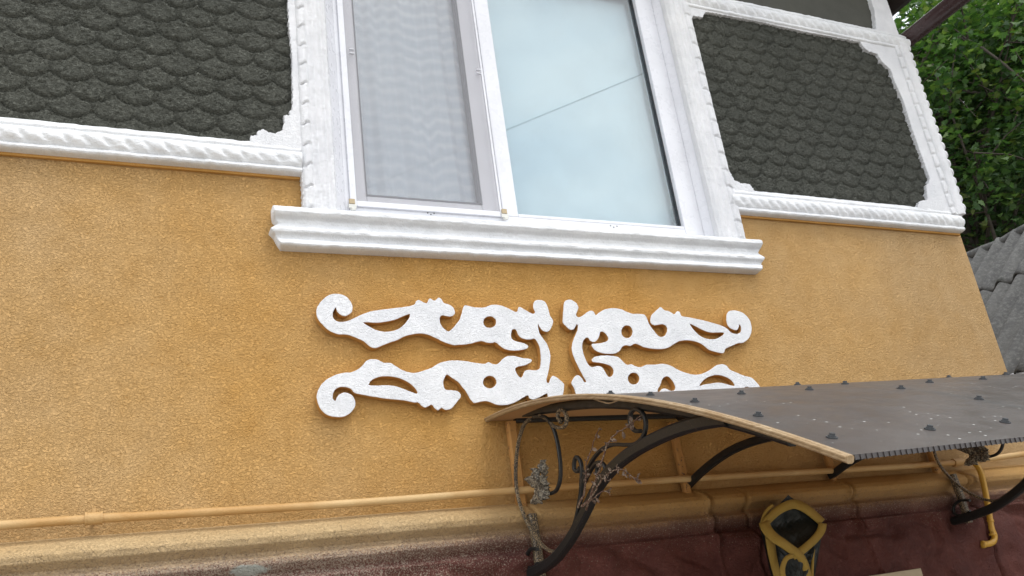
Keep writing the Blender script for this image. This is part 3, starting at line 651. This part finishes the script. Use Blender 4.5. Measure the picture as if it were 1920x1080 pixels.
# ------------------------------------------------------------------ canopy
canopy = tag(empty('canopy', (2.5, -.85, .1)), 'curved brown polycarbonate door canopy on black wrought iron brackets', 'canopy')
PY = [0,.227,.447,.636,.918,1.169,1.371,1.537,1.65,1.738]; PZ = [.725,.705,.676,.636,.556,.471,.387,.308,.25,.207]
_pr = np.poly1d(np.polyfit(PY, PZ, 4))
def sz(X, y): return float(_pr(-y)) + .032*(X-1.293)*min(1, -y/1.0)
SX0, SX1, SYF = 1.293, 3.86, -1.722
ny, nx = 44, 60; sh = MB(); th = .010
ys = np.linspace(-.004, SYF, ny); xs = np.linspace(SX0, SX1, nx)
tv = [[(x, y, sz(x, y)) for x in xs] for y in ys]
top = MB(); top.v = [p for r in tv for p in r]; k = len(top.v); top.v += [(a, b, c-th) for a, b, c in top.v]
for j in range(ny-1):
    for i in range(nx-1):
        a = j*nx+i; top.f.append((a, a+nx, a+nx+1, a+1)); top.f.append((k+a, k+a+1, k+a+nx+1, k+a+nx))
for j in range(ny-1):
    a = j*nx; top.f.append((a, k+a, k+a+nx, a+nx)); b = j*nx+nx-1; top.f.append((b, b+nx, k+b+nx, k+b))
for i in range(nx-1):
    a = i; top.f.append((a, a+1, k+a+1, k+a)); b = (ny-1)*nx+i; top.f.append((b, k+b, k+b+1, b+1))
sheet = top.build('roof_sheet', [M['poly'], M['poly_under'], M['fascia']], canopy, True)
for f in sheet.data.polygons:
    if f.normal.z < -.3: f.material_index = 1
    if f.normal.y < -.8 and f.center.y < SYF+.01: f.material_index = 2
smooth_angle(sheet, 50)
# open cell walls along the front edge
cw = MB(); x = SX0+.02
while x < SX1:
    c = sz(x, SYF); cw.box((x-.0012,SYF-.002,c-.0110), (x+.0012,SYF-.0003,c-.0002)); x += .0158
cw.build('cell_ribs', M['fascia'], sheet)
# beige edge trim
tr = MB(); pts = [(SX0-.004, y, sz(SX0, y)-.004) for y in np.linspace(.0, SYF-.012, 50)]
tr.strip(pts, .018, .017, Vector((1, 0, 0))); 
tr.strip([(p[0]-.007, p[1], p[2]+.004) for p in pts], .010, .005, Vector((1, 0, 0)))
tro = tr.build('edge_trim', M['trim'], canopy, True); smooth_angle(tro, 35)
fl = MB(); fl.tube(crom([sp(1113,748,1.30), sp(1128,753,1.30), sp(1143,756,1.30), sp(1160,750,1.30)], 6), .0022, 6); fl.build('loose_film', M['trim'], tro)
def path(px, X, n=6): return crom([sp(a, b, X) for a, b in px], n)
BX = 1.345
def bracket_full(x_post):
    b = MB()
    b.strip([(x_post, -.030, sz(BX, -.03)-.02), (x_post, -.030, .34)], .038, .030)
    post_up = b
    o = b.build('bracket', M['post'], canopy)
    arc = path([(983,1080),(1010,1068),(1040,1048),(1070,1010),(1095,965),(1120,915),(1150,877),(1190,845),(1240,818),(1290,799),(1335,789),(1365,786)], BX, 5)
    a = MB(); a.strip(arc, .028, .036); ao = a.build('arched_bar', M['iron_dust'], o); smooth_angle(ao)
    a = MB(); a.strip([(x_post, -.108, .345), (x_post+.0, -.116, .25), (x_post, -.118, .125)], .032, .03); a.build('lower_upright', M['iron_spray'], o)
    # bar under the sheet
    a = MB(); a.strip([(BX+.012, y, sz(BX, y)-.028) for y in np.linspace(-.20, -1.52, 30)], .03, [.006+.026*min(1, k/5) for k in range(30)]); q = a.build('roof_bar', M['iron'], o); smooth_angle(q)
    def sc(px, name='scroll', w=.013, t=.011, m='iron_dust', X=BX-.004):
        a = MB(); a.strip(path(px, X, 7), w, t); q = a.build(name, M[m], o); smooth_angle(q)
    # long flat curve from the top of the post down to the arch
    sc([(993,786),(982,798),(973,825),(968,860),(967,895),(971,930),(982,965),(998,997),(1013,1018),(1028,1031),(1043,1034),(1056,1024),(1075,1003),(1098,965)], 'flat_curve', m='iron_spray')
    sc([(1000,782),(1018,781),(1030,790),(1040,810),(1047,840),(1051,875),(1050,900),(1044,918),(1034,925),(1027,925)], 'flat_curve')
    sc([(1012,779),(1025,785),(1037,798),(1052,802),(1061,795),(1062,780),(1056,769),(1049,770),(1046,780),(1052,793)], m='iron_spray')
    # curve hugging the arch and ending in curls
    sc([(1062,1017),(1073,995),(1082,965),(1088,930),(1094,900),(1108,868),(1126,845),(1148,834),(1172,834),(1192,832),(1206,818),(1211,797),(1207,778),(1196,768),(1186,770),(1181,783),(1184,800),(1192,808),(1201,808)])
    sc([(1088,945),(1090,905),(1091,882),(1088,865),(1081,857),(1077,865),(1077,880),(1084,884),(1087,876)])
    sc([(1096,905),(1106,885),(1116,870),(1126,867),(1134,875),(1135,890),(1128,900),(1121,893),(1120,878),(1126,872)])
    sc([(1008,1030),(996,1029),(989,1040),(988,1055),(993,1065),(1003,1062),(1008,1056)])
    sc([(985,1079),(1010,1063),(1035,1048),(1056,1030)], 'flat_curve', .012, .008)
    # cast leaves
    lf = MB()
    rr = random.Random(3)
    def petal(x0, y0, x1, y1, wd, dx=0):
        a0, a1 = sp(x0, y0, BX-.02-dx), sp(x1, y1, BX-.02-dx); n = 10; u = a1-a0; w_ = Vector((0, -u.z, u.y)).normalized()
        vs = []; fs = []
        for i in range(n):
            s_ = i/(n-1); hw = wd*math.sin(math.pi*min(.98, s_*.92+.06))*(1+.32*math.sin(s_*24))
            for j, q in enumerate((-1, -.45, 0, .45, 1)):
                bul = .010*(1-q*q)+rr.uniform(-.003, .003)+.004*math.sin(i*2.2+j)
                vs.append(a0+u*s_+w_*(hw*q)+Vector((-bul, 0, 0)))
        for i in range(n-1):
            for j in range(4): a_ = i*5+j; fs.append((a_, a_+1, a_+6, a_+5))
        k0 = len(lf.v); lf.add(vs, fs); k1 = len(lf.v)
        lf.add([v+Vector((.006, 0, 0)) for v in vs], [f[::-1] for f in fs])
        ring = [i*5 for i in range(n)]+[(n-1)*5+j for j in range(1, 5)]+[i*5+4 for i in range(n-2, -1, -1)]+[3, 2, 1]
        for i in range(len(ring)): a_, b_ = ring[i], ring[(i+1) % len(ring)]; lf.f.append((k0+a_, k0+b_, k1+b_, k1+a_))
    petal(1018,907, 986,898, .022); petal(1012,900, 999,878, .018, .004); petal(1018,908, 1000,912, .018)
    petal(1020,912, 999,944, .026); petal(1024,912, 1018,938, .022, .004); petal(1022,908, 1014,893, .020)
    petal(1014,884, 1020,862, .018); petal(1016,884, 1026,876, .015); petal(1024,922, 1022,900, .015)
    lf.tube([sp(1030,925,BX-.01), sp(1022,905,BX-.012), sp(1014,880,BX-.01), sp(1019,868,BX-.01)], .005, 6)
    lo = lf.build('leaf_ornament', M['leaf_iron'], o, True, False); smooth_angle(lo, 50)
    return o
b1 = bracket_full(1.372)
# the same bracket at the other end of the canopy
def copy_tree(o, dx, dz):
    c = o.copy(); COL.objects.link(c); c.location = (dx, 0, dz)
    for ch in o.children:
        d = ch.copy(); COL.objects.link(d); d.parent = c
    return c
b4 = copy_tree(b1, 2.165, .022)
# middle brackets: short upright and short arch
def mid(x, xp, px):
    b = MB(); b.strip([(xp, -.030, .675), (xp+.012, -.030, .375)], .034, .028)
    o = b.build('bracket', M['post'], canopy)
    arc = crom([sp(a_, b_, x) for a_, b_ in px], 6)
    a = MB(); a.strip(arc, .028, .030); q = a.build('arched_bar', M['iron'], o); smooth_angle(q)
    a = MB(); a.strip([(x, y, sz(x, y)-.028) for y in np.linspace(-.05, -1.60, 30)], .03, .032); q = a.build('roof_bar', M['iron'], o); smooth_angle(q)
    return o
mid(2.131, 2.10, [(1288,912),(1320,881),(1360,851),(1400,832),(1450,818),(1510,808),(1570,802)])
mid(2.885, 2.885, [(1557,893),(1582,874),(1612,856),(1650,840),(1700,828)])
ra = MB(); ra.strip([(1.39,-.030,.712), (3.52,-.030,.700)], .026, .028, Vector((0, 0, 1))); ra.build('wall_rail', M['iron_dust'], canopy)
# screws with washers
def screw(x, y, proto=[None]):
    s0 = sz(x, y); nrm = Vector((0, (sz(x, y+.01)-sz(x, y-.01))/-.02, 1)).normalized(); q = Vector((0, 0, 1)).rotation_difference(nrm)
    if proto[0] is None:
        b = MB(); b.tube([(0,0,0), (0,0,.003)], .0125, 14); b.tube([(0,0,.003), (0,0,.0055)], .009, 14); b.tube([(0,0,.0055), (0,0,.0105)], .0065, 6)
        me = mesh(b.v, b.f); me.materials.append(M['rubber']); me.name = 'screw'; proto[0] = me
    o = bpy.data.objects.new('screw', proto[0]); COL.objects.link(o); o.parent = canopy; o.matrix_parent_inverse = Matrix.Translation(-Vector(canopy.location))
    o.location = (x, y, s0+ZC); o.rotation_mode = 'QUATERNION'; o.rotation_quaternion = q
for bx in (1.375, 2.125, 2.885, 3.62):
    for y in (-.28, -.52, -.76, -.98, -1.185, -1.41, -1.62): screw(bx+random.uniform(-.008, .008), y)
x = 1.655
while x < SX1-.1:
    if min(abs(x-2.125), abs(x-2.885), abs(x-3.62)) > .1: screw(x, -1.625); 
    if min(abs(x-2.125), abs(x-2.885), abs(x-3.62)) > .1: screw(x-.05, -1.09)
    x += .252

# ------------------------------------------------------------------ gas pipe
gp = tag(empty('gas_pipe', (2.0, -.05, .42)), 'thin ochre painted gas pipe running along the wall above the plinth', 'gas pipe')
def gpz(px, py): q = wp(px, py, -.055); return q
pts = [Vector((-4.2, -.055, gpz(0, 985).z-.004))]+[gpz(a, b) for a, b in ((0,985),(175,973),(640,945),(966,920),(1283,898),(1614,879),(1795,867),(1914,852))]
e = pts[-1]; pts.append(Vector((4.29, -.055, e.z+.004)))
o = MB().tube(crom(pts, 8), .0135, 16).build('main_pipe', M['pipe'], gp, True); smooth_angle(o)
c = gpz(176, 972)
b = MB(); b.tube([(c.x-.022,-.055,c.z), (c.x+.022,-.055,c.z)], .0185, 18); b.tube([(c.x-.024,-.055,c.z), (c.x-.019,-.055,c.z)], .0205, 18); b.tube([(c.x+.019,-.055,c.z), (c.x+.024,-.055,c.z)], .0205, 18)
b.tube([(c.x,-.058,c.z+.012), (c.x,-.058,c.z+.030)], .0065, 8); b.tube([(c.x,-.055,c.z), (c.x,.0,c.z)], .006, 8)
o = b.build('pipe_clamp', M['pipe'], gp, True); smooth_angle(o)
c = gpz(1795, 867); b = MB(); b.tube([(c.x-.03,-.055,c.z-.001), (c.x+.03,-.055,c.z+.001)], .0185, 16); o = b.build('coupling', M['pipe'], gp, True); smooth_angle(o)
BY = -.12
br = crom([wp(1812,866,-.06), wp(1826,868,-.10), wp(1838,884,BY), wp(1846,915,BY), wp(1853,955,BY), wp(1859,990,BY), wp(1864,1003,BY), wp(1863,1014,BY), wp(1856,1019,BY), wp(1843,1021,BY)], 6)
o = MB().tube(br, .0135, 14).build('branch_pipe', M['yellow'], gp, True); smooth_angle(o)

for a_, b_ in (((1856,975),(1857,979)), ((1861,1000),(1862,1004)), ((1845,1020.7),(1841,1021))): MB().tube([wp(*a_,BY), wp(*b_,BY)], .0165, 14).build('pipe_collar', M['yellow'], gp, True)

# ------------------------------------------------------------------ bag with webbing
bag = tag(empty('wrapped_bag', (2.25, -.15, -.25)), 'black wrapped bundle tied with yellow straps against the dark red plinth', 'bag')
YB = -.20
def bp(px, py, y): return wp(px, py, y)
T_, Lf, Bo, Ri = bp(1478,928,YB+.02), bp(1428,982,YB), bp(1500,1040,YB-.05), bp(1545,980,YB)
nb = 14; vs = []; fs = []
# faceted front: subdivided quad with creases
def bil(u, v): return (T_*(1-u)+Ri*u)*(1-v)+(Lf*(1-u)+Bo*u)*v
for j in range(nb+1):
    for i in range(nb+1):
        u, v = i/nb, j/nb; q = bil(u, v); ins = min(u, 1-u, v, 1-v)
        q = q+Vector((0, .035*math.sin(math.pi*u)*math.sin(math.pi*v)+.007*math.sin(u*11+v*6)*min(1, ins*5)+.004*math.sin(v*15-u*9)*min(1, ins*5), 0)); vs.append(q)
for j in range(nb):
    for i in range(nb): a = j*(nb+1)+i; fs.append((a, a+1, a+nb+2, a+nb+1))
body = MB(); body.add(vs, fs)
BL, BRt, BM = bp(1452,1085,YB+.02), bp(1527,1085,YB+.02), bp(1500,1092,YB-.04)
def low(v, dz): return Vector((v.x, v.y, v.z-dz))
for a_, b_, c_, d_ in ((Lf, Bo, BM, BL), (Bo, Ri, BRt, BM)):
    n = 10; vv = []; ff = []
    for j in range(n+1):
        for i in range(n+1):
            u, v = i/n, j/n; q = (a_*(1-u)+b_*u)*(1-v)+(d_*(1-u)+c_*u)*v
            vv.append(q+Vector((0, .010*math.sin(u*13+v*8)*math.sin(math.pi*u), 0)))
    for j in range(n):
        for i in range(n): k = j*(n+1)+i; ff.append((k, k+n+1, k+n+2, k+1))
    body.add(vv, ff)
def back(v):
    k = (D-.10)/(D+v.y); cx, cz = 2.28, .12
    return Vector(((v.x*k-cx)*.86+cx, -.10, (v.z*k-cz)*.9+cz))
rg = [T_, Lf, BL, low(BL,.2), low(BM,.2), low(BRt,.2), BRt, Ri]
body.add([v for v in rg]+[back(v) for v in rg], [(i, (i+1) % 8, 8+(i+1) % 8, 8+i) for i in range(8)])
body.add([BL, BM, low(BM,.2), low(BL,.2), BRt, low(BRt,.2)], [(0,1,2,3),(1,4,5,2)])
o = body.build('bundle', M['film'], bag, False)
def band(name, pts, w, y0, n=6, lift=.006):
    P = crom([(a, b) for a, b in pts], 3); vs = []; fs = []
    for i, p in enumerate(P):
        tg = (P[min(i+1, len(P)-1)]-P[max(0, i-1)]).normalized(); nn = Vector((-tg.y, tg.x)); ww = w(i/(len(P)-1)) if callable(w) else w
        yy = y0(i/(len(P)-1)) if callable(y0) else y0
        for s_ in (-.5, 0, .5):
            q = p+nn*ww*s_; vs.append(wp(q.x, q.y, yy-.002*(1-4*s_*s_)-.003*math.sin(i*.9+s_*2)))
    for i in range(len(P)-1):
        for j in range(2): a = i*3+j; fs.append((a, a+1, a+4, a+3))
    b = MB(); b.add(vs, fs); k = len(vs); b.add([v+Vector((0, .004, 0)) for v in vs], [f[::-1] for f in fs])
    rgs = [i*3 for i in range(len(P))]+[(len(P)-1)*3+1]+[i*3+2 for i in range(len(P)-1, -1, -1)]+[1]
    for i in range(len(rgs)): a_, b_ = rgs[i], rgs[(i+1) % len(rgs)]; b.f.append((a_, b_, k+b_, k+a_))
    return b.build(name, M['web'], bag, True, True)
band('strap', [(1430,986),(1443,972),(1458,958),(1474,949),(1490,945),(1507,951),(1524,963),(1542,979)], lambda s: 18-8*abs(s-.5), YB-.012)
band('strap', [(1433,978),(1438,992),(1450,1006),(1466,1017),(1483,1029),(1499,1041),(1510,1060),(1519,1092)], lambda s: 20-7*s, lambda s: YB-.026-.055*math.sin(math.pi*min(1, s*1.1)))
band('strap', [(1543,981),(1540,995),(1529,1010),(1514,1024),(1500,1035),(1487,1043)], 15, lambda s: YB-.018-.050*s)
band('strap', [(1489,1042),(1476,1046),(1469,1060),(1468,1075),(1472,1092)], 9, YB-.070)
band('strap', [(1444,1005),(1447,1030),(1452,1055),(1461,1090)], lambda s: 17-4*s, YB-.012)
band('strap', [(1527,1022),(1524,1050),(1523,1090)], 5, YB-.012)
band('strap', [(1450,946),(1436,960),(1429,980)], 6, YB-.004)
# pale board below the far end
c0, c1 = wp(1640,1084,-.2), wp(1732,1066,-.2)
b = MB(); q0 = wp(1628,1080,-.2); q1 = wp(1727,1065,-.2)
b.hexa([(q0.x,-.2,-ZC),(q1.x+.02,-.2,-ZC),(q1.x+.02,-.185,-ZC),(q0.x,-.185,-ZC),(q0.x,-.2,q0.z),(q1.x,-.2,q1.z),(q1.x,-.185,q1.z),(q0.x,-.185,q0.z)])
tag(bev(b.build('beige_board', M['board']), .003), 'flat pale beige board showing its top edge in front of the plinth', 'board')

# ------------------------------------------------------------------ dry vine caught on the left bracket
vine = tag(empty('dry_vine', (1.3, -.6, .3)), 'dry brown vine twigs with curled leaves caught on the left canopy bracket', 'vine')
VX = BX-.03
def twig(pts, r0, r1, seed, nl, dx=0):
    rr = random.Random(seed); P = [sp(a, b, VX+dx)+Vector((rr.uniform(-.008, .008), 0, 0)) for a, b in pts]; P = crom(P, 6)
    P = [p+Vector((rr.uniform(-.0015,.0015), rr.uniform(-.0015,.0015), rr.uniform(-.0015,.0015))) for p in P]
    MB().tube(P, [r0+(r1-r0)*i/(len(P)-1) for i in range(len(P))], 6).build('stem', M['twig'], vine, True)
    lf = MB()
    for k in range(nl):
        p = P[rr.randrange(len(P)//5, len(P))]; d = Vector((rr.uniform(-1,1), rr.uniform(-1,1), rr.uniform(-1,.6))).normalized(); s_ = Vector((rr.uniform(-1,1), rr.uniform(-1,1), rr.uniform(-1,1))); s_ = (s_-d*s_.dot(d)).normalized(); nn = d.cross(s_)
        ln = rr.uniform(.018, .030); wd = ln*rr.uniform(.12,.20); curl = rr.uniform(2.0, 4.2); n = 8; vs = []; fs = []; q = Vector(p); a = 0
        for i in range(n):
            hw = wd*math.sin(math.pi*(i+.5)/n)
            for j in (-1, 0, 1): vs.append(q+s_*hw*j+nn*(.003*abs(j)))
            a += curl/n; q = q+(d*math.cos(a)+nn*math.sin(a))*(ln/n)
        for i in range(n-1):
            for j in range(2): b0 = i*3+j; fs.append((b0, b0+1, b0+4, b0+3))
        lf.add(vs, fs)
    lf.build('dry_leaves', M['dryleaf'], vine, True, False)
twig([(1086,952),(1092,925),(1096,895),(1101,870),(1108,845),(1117,820),(1123,802)], .0035, .0012, 1, 12)
twig([(1095,957),(1112,905),(1128,880),(1140,840),(1147,818),(1165,806),(1185,792),(1203,779)], .0035, .0012, 2, 20, -.01)
twig([(1092,950),(1110,930),(1126,905),(1140,888),(1160,880),(1175,882),(1190,893),(1196,901)], .003, .001, 3, 22, -.015)
twig([(1093,950),(1112,938),(1133,921),(1148,928)], .003, .0008, 4, 5, -.015)

# ------------------------------------------------------------------ overhead wire, seen mirrored in the panes
def mir(px, py, dist):
    h = wp(px, py, YW+.03); d = ray(px, py); k = dist/d.y; return Vector((h.x+d.x*k, h.y-d.y*k, h.z+d.z*k))
a_, b_ = mir(950, 243, 7.0), mir(1215, 134, 7.0); dd = (b_-a_)
tag(MB().tube([a_-dd*6, a_-dd*2, a_, b_, b_+dd*2, b_+dd*6], .008, 8).build('overhead_wire', M['iron'], None, True), 'thin dark overhead wire mirrored as a slanting line in the window glass', 'wire')

# ------------------------------------------------------------------ neighbouring shed with corrugated roof
shed = tag(empty('shed', (7.0, 2.5, -ZC)), 'neighbouring shed with weathered grey corrugated roof beyond the house corner', 'shed')
RX, RZ = 6.6, 2.36; EX, EZ = 4.95, 1.02
sy0, sy1 = -1.6, 7.5
def corr(x0, z0, x1, z1, off, yo):
    b = MB(); n = int((sy1-sy0)/.0125); rows = 14
    for j in range(rows+1):
        s_ = j/rows
        for i in range(n+1):
            y = sy0+(sy1-sy0)*i/n; h = .026*math.sin(2*math.pi*(y+yo)/.155)+.010*math.sin(y*1.7+s_*2); b.v.append((x0+(x1-x0)*s_-.6*h, y, z0+(z1-z0)*s_+.78*h+off))
    for j in range(rows):
        for i in range(n): a = j*(n+1)+i; b.f.append((a, a+1, a+n+2, a+n+1))
    return b
def lerp(t): return (RX+(EX-RX)*t, RZ+(EZ-RZ)*t)
t1 = .36
p0, p1, p2 = lerp(0), lerp(t1+.04), lerp(t1)
def rsheet(b):
    o = b.build('corrugated_sheet', M['slate'], shed, True); s_ = o.modifiers.new('thickness', 'SOLIDIFY'); s_.thickness = .012; return o
rsheet(corr(*p0, *p1, .036, 0)); rsheet(corr(*p2, *lerp(1.03), 0.0, .01))
rg = MB(); rg.tube([(RX-.0, sy0+(sy1-sy0)*i/60, RZ+.012+.012*math.sin(i*1.9)) for i in range(61)], .05, 10); rg.build('ridge_cap', M['slate'], shed, True)
sw = MB().box((5.15,-1.4,-ZC), (9.6,7.3,.95)); sw.build('wall', M['room'], shed)
rb_ = MB(); rb_.hexa([(RX+.03,sy0,RZ-.03),(9.8,sy0,1.0),(9.8,sy1,1.0),(RX+.03,sy1,RZ-.03),(RX+.03,sy0,RZ),(9.8,sy0,1.03),(9.8,sy1,1.03),(RX+.03,sy1,RZ)]); rb_.build('rear_slope', M['slate'], shed)
for yy in (-1.4, 7.28):
    gb = MB(); gb.hexa([(5.15,yy,.95),(9.6,yy,.95),(9.6,yy+.02,.95),(5.15,yy+.02,.95),(RX-.02,yy,RZ-.08),(RX+.02,yy,RZ-.08),(RX+.02,yy+.02,RZ-.08),(RX-.02,yy+.02,RZ-.08)]); gb.build('gable_board', M['room'], shed)
o = MB().tube([(4.93,-1.65,.965),(4.93,7.5,.965)], .035, 14).build('gutter', plastic('pale_gutter', (.45,.46,.48), .4), shed, True)

# ------------------------------------------------------------------ trees
LEAF = [(0,0),(.30,.10),(.52,-.02),(.42,.22),(.62,.42),(.36,.46),(.30,.66),(.12,.60),(0,.98),(-.12,.60),(-.30,.66),(-.36,.46),(-.62,.42),(-.42,.22),(-.52,-.02),(-.30,.10)]
def tree(label, bx, by, cz, R3, nleaf, lm, seed, bare, lsz=(.085, .15)):
    """trunk, limbs and a crown of leaf shaped faces gathered on twigs"""
    r = np.random.default_rng(seed); rr = random.Random(seed)
    t = tag(empty('maple_tree', (bx, by, -ZC)), label, 'tree', 'maple trees behind the house')
    tk = MB(); pts = [Vector((bx+.08*math.sin(k*.9), by+.08*math.cos(k*1.3), -ZC+(cz+R3[2]*.55+ZC)*k/9)) for k in range(10)]
    tk.tube(pts, [.19*(1-.085*k) for k in range(10)], 12); limbs = []
    cl = []
    for k in range(56):
        s_ = pts[rr.randrange(3, 10)]; th = rr.uniform(0, 2*math.pi); ph = rr.uniform(-.5, 1.25); q = rr.uniform(.5, .98)
        e = Vector((bx+R3[0]*math.cos(th)*math.cos(ph)*q, by+R3[1]*math.sin(th)*math.cos(ph)*q, cz+R3[2]*math.sin(ph)*q))
        md = (s_+e)/2+Vector((rr.uniform(-.2,.2), rr.uniform(-.2,.2), rr.uniform(.0,.35)))
        P = crom([s_, md, e], 6); tk.tube(P, [.030*(1-.8*i/(len(P)-1)) for i in range(len(P))], 6)
        for _ in range(9):
            c = P[rr.randrange(3, len(P))]; d = Vector((rr.gauss(0, 1), rr.gauss(0, 1), rr.gauss(0, .7)))*.42; ce = c+d
            tk.tube([c, c+d*.5+Vector((0, 0, .05)), ce], [.011, .008, .004], 4, False); cl.append((c, ce))
    tk.build('trunk', M['bark'], t, True, False)
    n = nleaf; ci = r.integers(0, len(cl), n); A0 = np.array([tuple(a) for a, b in cl])[ci]; B0 = np.array([tuple(b) for a, b in cl])[ci]
    P = A0+(B0-A0)*r.uniform(.1, 1.25, (n, 1))+r.normal(0, .13, (n, 3))
    sz_ = r.uniform(lsz[0], lsz[1], n)
    # leaves hang roughly flat, tips drooping
    nz = r.normal(0, .42, (n, 3)); nz[:,2] += 1; nz /= np.linalg.norm(nz, axis=1, keepdims=True)
    td = r.normal(0, 1, (n, 3)); td[:,2] -= .5; td -= nz*(td*nz).sum(1, keepdims=True); td /= np.linalg.norm(td, axis=1, keepdims=True)
    sd = np.cross(td, nz)
    Lf_ = np.array(LEAF); k = len(LEAF)
    fold = np.abs(Lf_[:,0])*.25-.18*Lf_[:,1]**2
    V = P[:,None,:]+sz_[:,None,None]*(sd[:,None,:]*Lf_[None,:,0,None]+td[:,None,:]*Lf_[None,:,1,None]+nz[:,None,:]*fold[None,:,None])
    V = V.reshape(-1, 3)
    me = bpy.data.meshes.new('crown'); me.vertices.add(len(V)); me.vertices.foreach_set('co', V.ravel())
    # two fans either side of the midrib: right 0..8, left 8..15,0
    right = list(range(0, 9)); left = [0]+list(range(8, 16))
    me.loops.add(n*(len(right)+len(left))); me.polygons.add(n*2)
    base = (np.arange(n)*k)[:,None]; li = np.concatenate([base+np.array(right)[None], base+np.array(left)[None]], 1).ravel()
    me.loops.foreach_set('vertex_index', li)
    st = np.stack([np.arange(n)*18, np.arange(n)*18+9], 1).ravel(); me.polygons.foreach_set('loop_start', st); me.polygons.foreach_set('loop_total', np.full(2*n, 9))
    me.update(calc_edges=True); me.validate()
    link('crown', me, lm, t, False)
    return t
tree('fresh green maple nearest the house corner, behind the drainpipe', 8.3, 2.7, 4.1, (2.5,2.3,3.1), 26000, M['leaf_a'], 5, 0, (.055,.095))
tree('large maple with the low hanging crown above the shed roof', 11.2, 2.6, 4.4, (3.2,3.2,3.9), 36000, M['leaf_a'], 8, 0, (.075,.125))
tree('dark green maple deepest in the shade behind the others', 12.2, 6.8, 4.8, (3.8,3.4,4.6), 15000, M['leaf_b'], 15, 0, (.09,.15))
tree('far dark maple showing bright sky through its thin crown', 16.5, 6.5, 6.0, (4.2,4.2,5.2), 8000, M['leaf_b'], 22, 0, (.11,.18))
